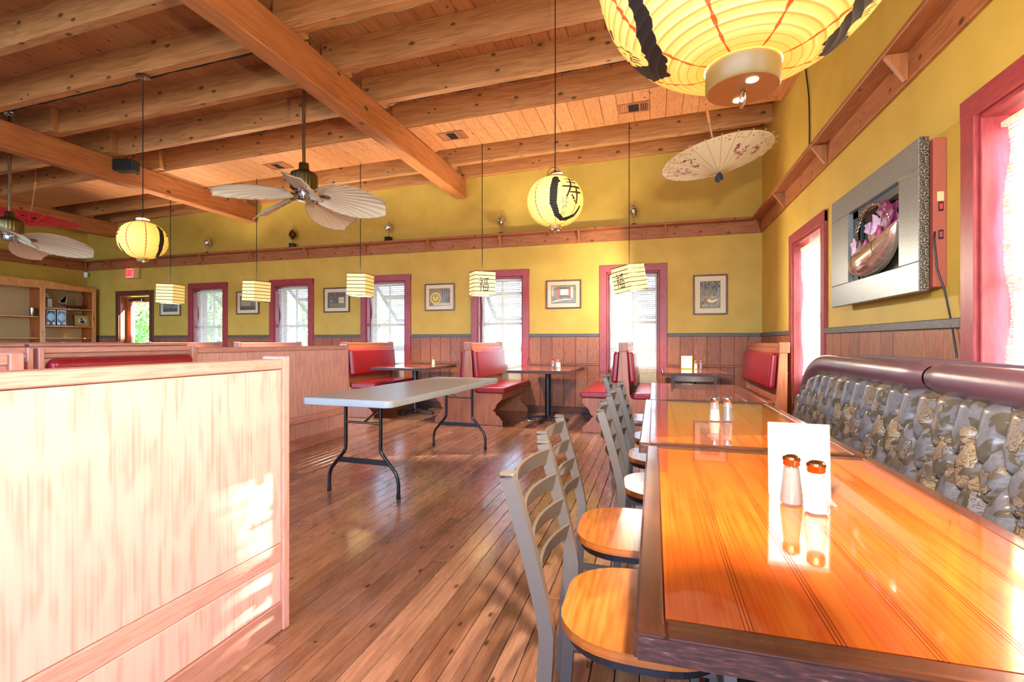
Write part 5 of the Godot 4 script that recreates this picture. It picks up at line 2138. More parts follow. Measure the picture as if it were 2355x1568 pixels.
func pictures() -> void:
	M.frame = wood(itex(wood_image(256, 64, 121, srgb(60, 30, 22), srgb(92, 50, 38), srgb(116, 70, 54), 0, 30.0, 6.0)), 2.0, 12.0, 0.35)
	var matb := plain(srgb(206, 196, 160), 0.8)
	var mat2 := plain(srgb(196, 172, 140), 0.8)
	var list := [
		[-9.775, 1.915, 0.575, 0.45, 0, "small framed print, half hidden by the leftmost square paper lamp"],
		[-7.75, 1.918, 0.56, 0.455, 1, "framed print partly behind a square lamp, left of the second window from the exit door"],
		[-5.69, 1.925, 0.565, 0.465, 2, "framed print of a dark harbour with a pale sail, just left of the middle window"],
		[-3.592, 1.925, 0.57, 0.475, 3, "framed print of a round yellow lantern, right of the middle window"],
		[-1.407, 1.915, 0.575, 0.465, 4, "framed print of a room with red pillars, left of the window nearest the corner"],
		[0.80, 1.85, 0.478, 0.60, 5, "upright framed print of trees and figures, nearest the right corner"]]
	for p in list:
		var t := thing("framed_picture", p[5], "picture", V(p[0], p[1], ROOM_B), 0.0, "framed pictures along the window wall")
		var w: float = p[2]
		var h: float = p[3]
		var fr := 0.024
		for s in [-1.0, 1.0]:
			var b := MB.new()
			b.slab(Vector3(s * w * 0.5, -h * 0.5, 0.002), Vector3(s * (w * 0.5 - fr), h * 0.5, 0.026), 0.005)
			obj("frame_side", b, M.frame, t)
			b = MB.new()
			b.slab(Vector3(-w * 0.5 + fr, s * h * 0.5, 0.002), Vector3(w * 0.5 - fr, s * (h * 0.5 - fr), 0.026), 0.005)
			obj("frame_side", b, M.frame, t)
		var iw := w * 0.5 - fr
		var ih := h * 0.5 - fr
		var mg := 0.062 if p[4] != 5 else 0.075
		var b := MB.new()
		for q in [[-iw, -ih, -iw + mg, ih], [iw - mg, -ih, iw, ih], [-iw + mg, -ih, iw - mg, -ih + mg], [-iw + mg, ih - mg, iw - mg, ih]]:
			b.slab(Vector3(q[0], q[1], 0.004), Vector3(q[2], q[3], 0.014))
		obj("mat", b, mat2 if p[4] == 4 else matb, t)
		b = MB.new()
		var aw := iw - mg
		var ah := ih - mg
		b.slab(Vector3(-aw - 0.004, -ah - 0.004, 0.003), Vector3(aw + 0.004, ah + 0.004, 0.009))
		obj("inner_line", b, M.matt_black, t)
		b = MB.new()
		aw -= 0.006
		ah -= 0.006
		var first := b.v.size()
		for q in [[-1, 1, 0, 0], [1, 1, 1, 0], [1, -1, 1, 1], [-1, -1, 0, 1]]: b.add(Vector3(q[0] * aw, q[1] * ah, 0.0095), Vector3(0, 0, 1), Vector2(q[2], q[3]))
		b.tri(first, first + 1, first + 2)
		b.tri(first, first + 2, first + 3)
		var pm := plain(Color.WHITE, 0.7)
		pm.albedo_texture = itex(paint(p[4], 200 if p[4] != 5 else 150, 150 if p[4] != 5 else 200))
		obj("print", b, pm, t)
		b = MB.new()
		b.face([Vector3(-iw, -ih, 0.018), Vector3(iw, -ih, 0.018), Vector3(iw, ih, 0.018), Vector3(-iw, ih, 0.018)], Vector3(0, 0, 1))
		obj("glass", b, M.picture_glass, t)
		b = MB.new()
		b.tube([Vector3(-0.02, h * 0.5 - 0.005, 0.004), Vector3(0, h * 0.5 + 0.012, 0.004), Vector3(0.02, h * 0.5 - 0.005, 0.004)], 0.002, 5)
		obj("hanger", b, M.steel, t)


# ---------------------------------------------------------------- the relief on the right wall

func wall_art() -> void:
	# local frame: x along the wall towards the back, z into the room, origin in the middle of the piece on the wall
	var t := thing("wall_art", "deep grey textured panel on the right wall with a silver basket of purple flowers", "artwork", V(ROOM_R, 1.85, 3.825), -PI / 2)
	# with this turn local +x points towards the viewer (smaller depth)
	var spec := noise_tex(Vector2i(256, 256), 0.16, 33, ramp([[0.0, srgb(70, 72, 70)], [0.45, srgb(118, 120, 116)], [0.6, srgb(140, 144, 144)], [1.0, srgb(176, 182, 186)]]), false, 3)
	var grey := wood(spec, 3.2, 3.2, 0.36, Color.WHITE, 0.05)
	grey.metallic = 0.25
	var edge := wood(noise_tex(Vector2i(256, 256), 0.07, 35, ramp([[0.0, srgb(24, 22, 20)], [0.48, srgb(36, 32, 28)], [0.56, srgb(150, 132, 104)], [1.0, srgb(176, 156, 124)]]), false, 2, FastNoiseLite.TYPE_CELLULAR), 8.0, 8.0, 0.4)
	var W := 0.675
	var H := 0.42
	var z0 := 0.075
	var z1 := 0.118
	for q in [["frame_board", -W, 0.255, W, H], ["frame_board", -W, -H, W, -0.255], ["frame_board", -W, -0.255, -0.325, 0.255], ["frame_board", 0.445, -0.255, W, 0.255]]:
		var b := MB.new()
		b.uo = Vector2(G.randf(), G.randf())
		b.slab(Vector3(q[1], q[2], z0), Vector3(q[3], q[4], z1), 0.004)
		obj(q[0], b, grey, t)
	for s in [-1.0, 1.0]:
		var b := MB.new()
		b.slab(Vector3(s * W, -H, z0 - 0.002), Vector3(s * (W + 0.003), H, z1 - 0.003))
		obj("edge_band", b, edge, t)
	var strip := plain(srgb(172, 190, 208), 0.2, 0.8)
	for q in [[-W, -0.325], [0.445, W]]:
		var b := MB.new()
		b.extrude(PackedVector2Array([Vector2(q[0], 0.247), Vector2(q[1], 0.247), Vector2(q[1] if q[0] < 0 else q[0], 0.262)]), z1, z1 + 0.004)
		obj("mitre_strip", b, strip, t)
	var dark := plain(srgb(84, 80, 74), 0.10, 0.7)
	var b := MB.new()
	b.slab(Vector3(-0.325, -0.255, z0 - 0.012), Vector3(0.445, 0.255, z0 - 0.004))
	obj("recess_panel", b, dark, t)
	for q in [[-0.325, -0.255, -0.225, 0.255, srgb(30, 34, 40)], [-0.325, 0.20, 0.445, 0.255, srgb(112, 128, 146)], [-0.225, 0.165, 0.445, 0.195, srgb(26, 30, 34)], [-0.19, -0.255, -0.165, 0.16, srgb(60, 72, 86)]]:
		b = MB.new()
		b.slab(Vector3(q[0], q[1], z0 - 0.004), Vector3(q[2], q[3], z0 + 0.012), 0.004)
		obj("recess_strip", b, plain(q[4], 0.18, 0.6), t)
	b = MB.new()
	b.slab(Vector3(-W + 0.10, -H + 0.02, 0.0), Vector3(W + 0.02, H - 0.02, z0 - 0.014), 0.004)
	obj("light_box", b, plain(srgb(152, 76, 58), 0.5), t)
	for q in [[0.03, srgb(196, 52, 60)], [-0.12, srgb(150, 60, 66)]]:
		b = MB.new()
		b.slab(Vector3(W + 0.019, q[0] - 0.025, 0.018), Vector3(W + 0.026, q[0] + 0.025, 0.040), 0.002)
		obj("switch", b, M.black, t)
		b = MB.new()
		b.slab(Vector3(W + 0.024, q[0] - 0.015, 0.022), Vector3(W + 0.029, q[0] + 0.015, 0.036), 0.002)
		obj("switch_key", b, plain(q[1], 0.4), t)
	b = MB.new()
	b.slab(Vector3(W + 0.0195, 0.06, 0.015), Vector3(W + 0.0215, 0.11, 0.045))
	obj("maker_label", b, plain(srgb(206, 176, 130), 0.7), t)
	# bowl: half of a pointed oval shell
	var bowl := plain(srgb(206, 186, 168), 0.12, 0.75)
	b = MB.new()
	var fn := func(s: float, q: float) -> Vector3:
		var a := PI * s
		var x := -cos(a)
		var rim := 0.045 * x * x * x + 0.03 * x
		var dp := pow(sin(a), 0.62)
		var ph := q * PI
		return Vector3(0.085 + 0.335 * x, -0.03 + rim - 0.215 * dp * (0.5 - 0.5 * cos(ph)), z0 + 0.012 + 0.13 * dp * sin(ph) * 0.8 + 0.004)
	b.sheet(40, 20, fn, false)
	obj("bowl", b, bowl, t)
	b = MB.new()
	for s in [0.30, 0.62]:
		var p := []
		for k in 15: p.append(fn.call(s + 0.10 * k / 14.0, k / 14.0) + Vector3(0, 0, 0.001))
		b.tube(p, 0.0022, 5)
	obj("bowl_ridge", b, plain(srgb(96, 82, 74), 0.3, 0.5), t)
	for w in 2:      # twisted rope handle
		b = MB.new()
		var p := []
		for k in 121:
			var f := k / 120.0
			var a := PI * (0.06 + 0.90 * f)
			var c := Vector3(0.10 - cos(a) * 0.255, 0.02 + 0.185 * sin(a), z0 + 0.05)
			var dirv := Vector3(-cos(a), sin(a), 0).normalized()
			var ph := f * 60.0 + w * PI
			p.append(c + dirv * cos(ph) * 0.007 + Vector3(0, 0, sin(ph) * 0.007))
		b.tube(p, 0.007, 7)
		obj("rope_handle", b, M.silver, t)
	# petals
	var tones := [srgb(116, 34, 84), srgb(158, 44, 112), srgb(206, 178, 214), srgb(186, 146, 190), srgb(150, 108, 92), srgb(70, 40, 58)]
	var heads := [[0.16, 0.05, 2, 0.085], [0.31, 0.09, 0, 0.10], [0.26, 0.135, 0, 0.07], [0.12, -0.03, 4, 0.06], [-0.02, -0.07, 1, 0.075], [-0.10, -0.03, 5, 0.06], [-0.18, -0.03, 2, 0.07], [0.20, -0.01, 1, 0.06], [-0.12, -0.11, 4, 0.05], [0.06, 0.06, 3, 0.05]]
	for q in heads:
		b = MB.new()
		for k in 7:
			var a: float = TAU * k / 7.0 + q[0] * 30.0
			var lean2: float = 0.9 if k % 2 else 0.45
			var bs := Basis(Vector3(0, 0, 1), a) * Basis(Vector3(1, 0, 0), -lean2)
			b.at(Vector3(q[0], q[1], z0 + 0.07), bs)
			var R: float = q[3]
			b.sheet(6, 6, func(s, v): return Vector3((s - 0.5) * R * 1.1 * sin(PI * clampf(v * 0.85 + 0.12, 0, 1)), R * v, R * 0.35 * v * v - R * 0.5 * (s - 0.5) * (s - 0.5)))
			b.sheet(6, 6, func(s, v): return Vector3((s - 0.5) * R * 1.1 * sin(PI * clampf(v * 0.85 + 0.12, 0, 1)), R * v, R * 0.35 * v * v - R * 0.5 * (s - 0.5) * (s - 0.5) - 0.0015), true)
		obj("flower", b, plain(tones[q[2]], 0.5), t)
	# its flex
	b = MB.new()
	b.tube([V(1.44, 1.745, 3.120), V(1.43, 1.70, 3.105), V(1.44, 1.55, 3.10), V(1.47, 1.42, 3.09), V(1.475, 1.28, 3.05), V(1.472, 1.20, 3.02), V(1.47, 1.10, 2.99), V(1.47, 1.075, 2.985)], 0.0045, 6)
	tag(obj("power_cord", b, M.black), "black flex hanging from the wall panel down behind the tufted bench", "cord")


# ---------------------------------------------------------------- small heads on the plate shelf

func statues() -> void:
	var list := [
		[-0.30, 0, "silver head statuette on a round foot, on the shelf nearest the right corner"],
		[-2.44, 0, "silver head statuette on a round foot, on the shelf just left of the round lantern"],
		[-4.55, 1, "silver head statuette on a square black plinth, on the shelf right of the fan"],
		[-6.61, 1, "dark bronze head statuette on a square black plinth, on the shelf below the fan"],
		[-8.68, 0, "silver head statuette leaning on a thin rod, on the shelf nearest the exit sign"]]
	for k in list.size():
		var q: Array = list[k]
		var t := thing("head_statuette", q[2], "statue", V(q[0], 2.94, 7.655), [0.3, 0.1, -0.2, 0.35, 0.15][k], "metal heads on the plate shelf")
		var m: Material = M.silver if k != 3 else plain(srgb(84, 72, 44), 0.25, 0.9)
		var b := MB.new()
		var lift := 0.10
		if q[1] == 1:
			b.box(Vector3(0, 0.038, 0), Vector3(0.10, 0.076, 0.10), 0.003)
			lift = 0.135
		else:
			b.lathe([Vector2(0, 0), Vector2(0.045, 0), Vector2(0.045, 0.012), Vector2(0.038, 0.018), Vector2(0.0, 0.018)], 24)
		obj("plinth", b, M.black_gloss, t)
		b = MB.new()
		b.tube([Vector3(0, 0.01, 0), Vector3(0, lift + 0.03, 0)], 0.004, 8)
		obj("rod", b, M.steel, t)
		b = MB.new()
		var c := Vector3(0, lift + 0.105, 0)
		# skull and face in one skin: jaw narrows, nose and brow stand out, eyes sink in
		b.sheet(40, 30, func(s, v):
			var a: float = TAU * s
			var ph: float = PI * v
			var dir := Vector3(sin(a) * sin(ph), -cos(ph), cos(a) * sin(ph))
			var w := 0.058 * (0.78 + 0.22 * smoothstep(-0.8, 0.2, dir.y))
			var p := Vector3(dir.x * w, dir.y * 0.075, dir.z * 0.062)
			if dir.z > 0:
				var fx := dir.x
				var fy := dir.y
				p.z += 0.016 * exp(-fx * fx / 0.012) * exp(-pow(fy + 0.12, 2) / 0.05)
				p.z += 0.006 * exp(-pow(fy - 0.20, 2) / 0.008)
				p.z -= 0.008 * exp(-pow(absf(fx) - 0.33, 2) / 0.02) * exp(-pow(fy - 0.04, 2) / 0.012)
				p.z += 0.007 * exp(-fx * fx / 0.03) * exp(-pow(fy + 0.50, 2) / 0.006)
				p.z += 0.006 * exp(-fx * fx / 0.02) * exp(-pow(fy + 0.80, 2) / 0.01)
			return c + p, false)
		b.lathe([Vector2(0.0, lift + 0.02), Vector2(0.036, lift + 0.022), Vector2(0.033, lift + 0.05), Vector2(0.0, lift + 0.06)], 20)
		var head := obj("head", b, m, t)
		b = MB.new()
		for rr in 5:
			var ph := 0.18 + rr * 0.30
			var n := 4 + rr * 4
			for j in n:
				var a := TAU * (j + 0.5 * (rr % 2)) / n
				var dir := Vector3(sin(a) * sin(ph), cos(ph), cos(a) * sin(ph))
				if dir.z > 0.35 and dir.y < 0.55: continue
				b.ball(c + Vector3(dir.x * 0.060, dir.y * 0.077, dir.z * 0.064), Vector3.ONE * 0.0085, 7, 5)
		obj("hair_curls", b, m, head)
		b = MB.new()
		b.at(c + Vector3(0, 0.07, -0.005)).lathe([Vector2(0.028, -0.005), Vector2(0.026, 0.012), Vector2(0.014, 0.026), Vector2(0.006, 0.036), Vector2(0.0, 0.05)], 18)
		obj("topknot", b, m, head)
		for s in [-1.0, 1.0]:
			b = MB.new()
			b.ball(c + Vector3(s * 0.060, -0.02, -0.002), Vector3(0.007, 0.032, 0.013), 10, 8)
			obj("ear", b, m, head)


# ---------------------------------------------------------------- shelving on the left wall

func hutch() -> void:
	var pine := wood(itex(wood_image(512, 128, 141, srgb(176, 110, 56), srgb(208, 146, 84), srgb(224, 168, 108), 3, 40.0, 8.0)), 0.8, 4.0, 0.42)
	var pine2 := wood(pine.albedo_texture, 0.8, 4.0, 0.42, Color(0.82, 0.62, 0.50))
	var weave := wood(noise_tex(Vector2i(256, 256), 0.12, 19, ramp([[0.0, srgb(176, 148, 96)], [1.0, srgb(216, 192, 142)]])), 2.0, 14.0, 0.5)
	var t := thing("pine_hutch", "tall pine shelf unit with a wavy crest, standing against the left end wall", "shelf unit", V(ROOM_L + 0.005, 0, 7.66))
	# local: x out from the wall, z towards the viewer
	var L := 2.9
	var D := 0.395
	var pc := func(called: String, a: Vector3, c: Vector3, m, bev := 0.003):
		var b := MB.new()
		b.uo = Vector2(G.randf() * 2, G.randf())
		b.slab(a, c, bev)
		obj(called, b, m, t)
	pc.call("side_panel", Vector3(0, 0, 0), Vector3(D, 2.30, 0.03), pine2)
	pc.call("side_panel", Vector3(0, 0, L - 0.03), Vector3(D, 2.30, L), pine2)
	pc.call("divider", Vector3(0, 0, 0.94), Vector3(D - 0.02, 2.26, 0.97), pine2)
	pc.call("back_panel", Vector3(0, 0, 0.03), Vector3(0.012, 2.28, L - 0.03), weave)
	for q in [[0.0, 0.075], [0.93, 1.015], [L - 0.075, L]]: pc.call("face_stile", Vector3(D, 0.0, q[0]), Vector3(D + 0.022, 2.23, q[1]), pine)
	for y in [1.205, 1.455, 1.82]: pc.call("shelf", Vector3(0.012, y, 0.03), Vector3(D - 0.02, y + 0.022, 0.94), pine)
	for y in [1.205, 1.635]: pc.call("shelf", Vector3(0.012, y, 0.97), Vector3(D - 0.02, y + 0.022, L - 0.03), pine)
	pc.call("shelf", Vector3(0.0, 0.86, 0.0), Vector3(D + 0.03, 0.90, L), pine)
	pc.call("top_board", Vector3(0, 2.27, 0), Vector3(D, 2.295, L), pine2)
	pc.call("base_doors", Vector3(D - 0.02, 0.08, 0.075), Vector3(D + 0.01, 0.85, L - 0.075), pine2)
	var crest := PackedVector2Array([Vector2(0, 2.225), Vector2(L, 2.225)])
	for k in 41:
		var z := L - L * k / 40.0
		var f := absf(z - L * 0.5) / (L * 0.5)
		crest.append(Vector2(z, 2.315 + 0.075 * (0.5 + 0.5 * cos(PI * minf(1.0, maxf(0.0, f - 0.15) * 1.3))) + 0.012 * sin(z * 9.0) * (1.0 - f)))
	var b := MB.new()
	b.at(Vector3(D + 0.024, 0, 0), Basis(Vector3(0, 0, 1), Vector3.UP, Vector3(-1, 0, 0)))
	b.extrude(crest, 0.0, 0.024, 0.003)
	obj("crest_board", b, pine, t)
	# what stands on it
	var px := -12.05
	var can := thing("tea_canister", "square green-grey lidded canister at the left of the top right shelf of the hutch", "canister", V(px, 1.842, 6.86), 0.5)
	b = MB.new()
	b.box(Vector3(0, 0.105, 0), Vector3(0.145, 0.21, 0.145), 0.012)
	obj("body", b, plain(srgb(112, 106, 78), 0.4), can)
	b = MB.new()
	b.box(Vector3(0, 0.228, 0), Vector3(0.10, 0.036, 0.10), 0.014)
	b.lathe([Vector2(0.0, 0.24), Vector2(0.042, 0.24), Vector2(0.042, 0.29), Vector2(0.034, 0.30), Vector2(0.0, 0.30)], 20)
	obj("lid", b, plain(srgb(168, 184, 180), 0.3), can)
	b = MB.new()
	b.box(Vector3(0.0735, 0.105, 0), Vector3(0.003, 0.17, 0.12))
	b.at(Vector3(0.075, 0.11, 0), Basis(Vector3(0, 0, 1), -PI / 2)).lathe([Vector2(0, 0), Vector2(0.035, 0), Vector2(0.035, 0.003), Vector2(0, 0.003)], 20)
	obj("label_plate", b, plain(srgb(186, 204, 204), 0.4), can)
	ship(V(px + 0.05, 1.842, 7.34))
	for k in 2:
		var z: float = 6.885 + 0.185 * k
		var tin := thing("tea_tin", ["dark blue tin with a pale oval, left one of the pair on the hutch", "dark blue tin with a pale oval, right one of the pair on the hutch"][k], "tin", V(px + 0.05, 1.477, z), 0.0, "two oval-panelled tins")
		b = MB.new()
		b.box(Vector3(0, 0.165, 0), Vector3(0.13, 0.33, 0.155), 0.008)
		obj("body", b, plain(srgb(40, 48, 72), 0.28), tin)
		b = MB.new()
		b.at(Vector3(0.066, 0.18, 0), Basis(Vector3(0, 0, 1), -PI / 2) * Basis.from_scale(Vector3(1.35, 1, 1))).lathe([Vector2(0, 0), Vector2(0.052, 0), Vector2(0.062, 0.003), Vector2(0.064, 0.0)], 28)
		obj("oval_panel", b, plain(srgb(150, 190, 206), 0.3), tin)
		b = MB.new()
		for s in [-1.0, 1.0]:
			b.at(Transform3D().origin).box(Vector3(0.066, 0.165, s * 0.073), Vector3(0.004, 0.32, 0.009), 0.001)
			b.at(Vector3(0.064, 0.05, s * 0.045)).ball(Vector3.ZERO, Vector3(0.006, 0.03, 0.022), 10, 6)
		b.at(Vector3.ZERO).box(Vector3(0.066, 0.318, 0), Vector3(0.004, 0.018, 0.14), 0.001)
		obj("pale_border", b, plain(srgb(214, 216, 226), 0.35), tin)
	var ph := thing("framed_portrait", "small framed print of a figure in an oval, leaning on a hutch shelf", "picture", V(px + 0.02, 1.477, 7.505), PI / 2)
	b = MB.new()
	b.at(Vector3(0, 0.128, 0), Basis(Vector3(1, 0, 0), -0.10)).box(Vector3.ZERO, Vector3(0.31, 0.256, 0.016), 0.003)
	obj("frame", b, M.black, ph)
	b = MB.new()
	b.at(Vector3(0, 0.128, 0), Basis(Vector3(1, 0, 0), -0.10)).box(Vector3(0, 0, 0.009), Vector3(0.285, 0.232, 0.002))
	obj("mat", b, plain(srgb(186, 166, 78), 0.7), ph)
	b = MB.new()
	b.at(Vector3(0, 0.128, 0), Basis(Vector3(1, 0, 0), -0.10) * Basis(Vector3(1, 0, 0), PI / 2) * Basis.from_scale(Vector3(1.25, 1, 1))).lathe([Vector2(0.0, 0.0105), Vector2(0.072, 0.0105), Vector2(0.072, 0.0112), Vector2(0.0, 0.0112)], 28)
	obj("oval", b, plain(srgb(214, 208, 182), 0.7), ph)
	b = MB.new()
	b.at(Vector3(0, 0.128, 0), Basis(Vector3(1, 0, 0), -0.10)).ball(Vector3(-0.012, 0.032, 0.0125), Vector3(0.02, 0.024, 0.001), 14, 8)
	b.ball(Vector3(0.0, -0.03, 0.0125), Vector3(0.042, 0.035, 0.001), 14, 8)
	obj("figure", b, plain(srgb(52, 52, 70), 0.7), ph)
	var mug := thing("steel_mug", "steel mug with a dark handle on the left shelf of the hutch", "mug", V(px + 0.08, 1.658, 6.595), 0.0)
	b = MB.new()
	b.lathe([Vector2(0, 0), Vector2(0.046, 0), Vector2(0.048, 0.006), Vector2(0.050, 0.165), Vector2(0.046, 0.168), Vector2(0.044, 0.02), Vector2(0, 0.018)], 24)
	obj("body", b, M.steel, mug)
	b = MB.new()
	b.tube([Vector3(0, 0.14, -0.048), Vector3(0, 0.145, -0.075), Vector3(0, 0.09, -0.085), Vector3(0, 0.045, -0.07), Vector3(0, 0.04, -0.048)], 0.008, 8)
	obj("handle", b, M.black, mug)


func ship(at: Vector3) -> void:
	# local z runs along the hull, bow towards +z
	var t := thing("model_ship", "wooden model of a three-masted sailing ship on the top shelf of the hutch", "model", at)
	var b := MB.new()
	b.sheet(24, 10, func(s, v):
		var z: float = 0.25 * (1.0 - 2.0 * s)
		var f: float = 1.0 - pow(absf(2.0 * s - 1.0), 2.6)
		var a: float = PI * v
		return Vector3(cos(a) * 0.042 * pow(maxf(f, 0.0), 0.6), 0.085 + 0.016 * pow(2.0 * s - 1.0, 2) - 0.055 * sin(a) * (0.35 + 0.65 * f), z))
	obj("hull", b, plain(srgb(86, 52, 32), 0.45), t)
	b = MB.new()
	b.sheet(24, 2, func(s, v): return Vector3((1.0 - 2.0 * v) * 0.041 * pow(maxf(1.0 - pow(absf(2.0 * s - 1.0), 2.6), 0.0), 0.6), 0.081 + 0.016 * pow(2.0 * s - 1.0, 2), 0.248 * (1.0 - 2.0 * s)))
	obj("deck", b, plain(srgb(176, 128, 92), 0.5), t)
	for s in [-0.12, 0.12]:
		b = MB.new()
		b.slab(Vector3(-0.03, 0.0, s - 0.006), Vector3(0.03, 0.045, s + 0.006), 0.002)
		obj("stand_leg", b, plain(srgb(70, 44, 28), 0.5), t)
	var sail := plain(srgb(206, 186, 150), 0.8)
	for k in 3:
		var z: float = [0.11, -0.02, -0.145][k]
		var h: float = [0.37, 0.395, 0.35][k]
		b = MB.new()
		b.tube([Vector3(0, 0.07, z), Vector3(0, h, z)], 0.003, 6)
		obj("mast", b, plain(srgb(90, 60, 36), 0.5), t)
		for q in 3:
			var y0: float = 0.125 + q * (h - 0.15) / 3.0
			var y1: float = y0 + (h - 0.15) / 3.0 - 0.012
			var w: float = 0.075 - 0.016 * q
			for o in [0.0, -0.0015]:
				b = MB.new() if o == 0.0 else b
				b.sheet(6, 6, func(s, v): return Vector3((s - 0.5) * 2.0 * w * (1.0 - 0.15 * v) * 0.8, lerpf(y0, y1, v), z + 0.006 + o + 0.022 * sin(PI * s) * sin(PI * clampf(v + 0.15, 0, 1)) + (s - 0.5) * 0.10), o == 0.0)
			obj("sail", b, sail, t)
	for k in 3:
		b = MB.new()
		b.extrude(PackedVector2Array([Vector2(0.31 - 0.035 * k, 0.13 + 0.01 * k), Vector2(0.20 - 0.03 * k, 0.12), Vector2(0.15 - 0.012 * k, 0.27 + 0.03 * k)]), -0.001, 0.001)
		var o := obj("jib_sail", b, sail, t)
		o.rotation.y = -PI / 2
	b = MB.new()
	b.tube([Vector3(0, 0.09, 0.22), Vector3(0, 0.135, 0.33)], 0.003, 6)
	obj("bowsprit", b, plain(srgb(90, 60, 36), 0.5), t)


# ---------------------------------------------------------------- things on the tables

func shaker(label: String, at: Vector3, h: float, fill: Color, level: float, speck: bool, turn := 0.0, cap: Material = null) -> void:
	var t := thing("shaker", label, "shaker", at, turn, "glass salt and pepper shakers")
	var k := h / 0.122
	var rows := []
	var uvs := []
	for q in [[0.0, 0.0], [0.0255, 0.0], [0.0275, 0.003], [0.0275, 0.008], [0.0185, 0.090], [0.0165, 0.100]]:
		var row := PackedVector3Array()
		var uv := PackedVector2Array()
		for j in 41:
			var a := TAU * j / 40.0
			var seg := fposmod(a, TAU / 10.0) - TAU / 20.0
			var rr: float = q[0] * cos(TAU / 20.0) / cos(seg)
			row.append(Vector3(cos(a) * rr, q[1], sin(a) * rr) * k)
			uv.append(Vector2(j, q[1]))
		rows.append(row)
		uvs.append(uv)
	var b := MB.new()
	b.skin(rows, uvs, true, false)
	obj("glass", b, M.shaker_glass, t)
	b = MB.new()
	var r1 := lerpf(0.0255, 0.0165, level)
	b.lathe([Vector2(0, 0.004 * k), Vector2(0.0235 * k, 0.004 * k), Vector2(0.0248 * k, 0.008 * k), Vector2(r1 * k, level * 0.092 * k), Vector2(0, level * 0.092 * k + 0.002)], 20)
	var fm := plain(fill, 0.8)
	if speck:
		fm.albedo_texture = M.pepper
		fm.uv1_scale = Vector3(3, 1.5, 1)
		fm.albedo_color = Color.WHITE
	obj("contents", b, fm, t)
	b = MB.new()
	b.lathe([Vector2(0.0175 * k, 0.094 * k), Vector2(0.0195 * k, 0.098 * k), Vector2(0.0185 * k, 0.104 * k), Vector2(0.0205 * k, 0.108 * k), Vector2(0.0195 * k, 0.116 * k), Vector2(0.013 * k, 0.121 * k), Vector2(0, 0.1225 * k)], 28)
	obj("cap", b, cap if cap else M.chrome, t)
	b = MB.new()
	for j in 7:
		var a := TAU * j / 6.0
		var rr := 0.0 if j == 6 else 0.007
		b.at(Vector3(cos(a) * rr, 0.1212, sin(a) * rr) * k).lathe([Vector2(0, 0), Vector2(0.0011, 0), Vector2(0.0011, 0.0012), Vector2(0, 0.0012)], 8)
	obj("cap_holes", b, M.matt_black, t)


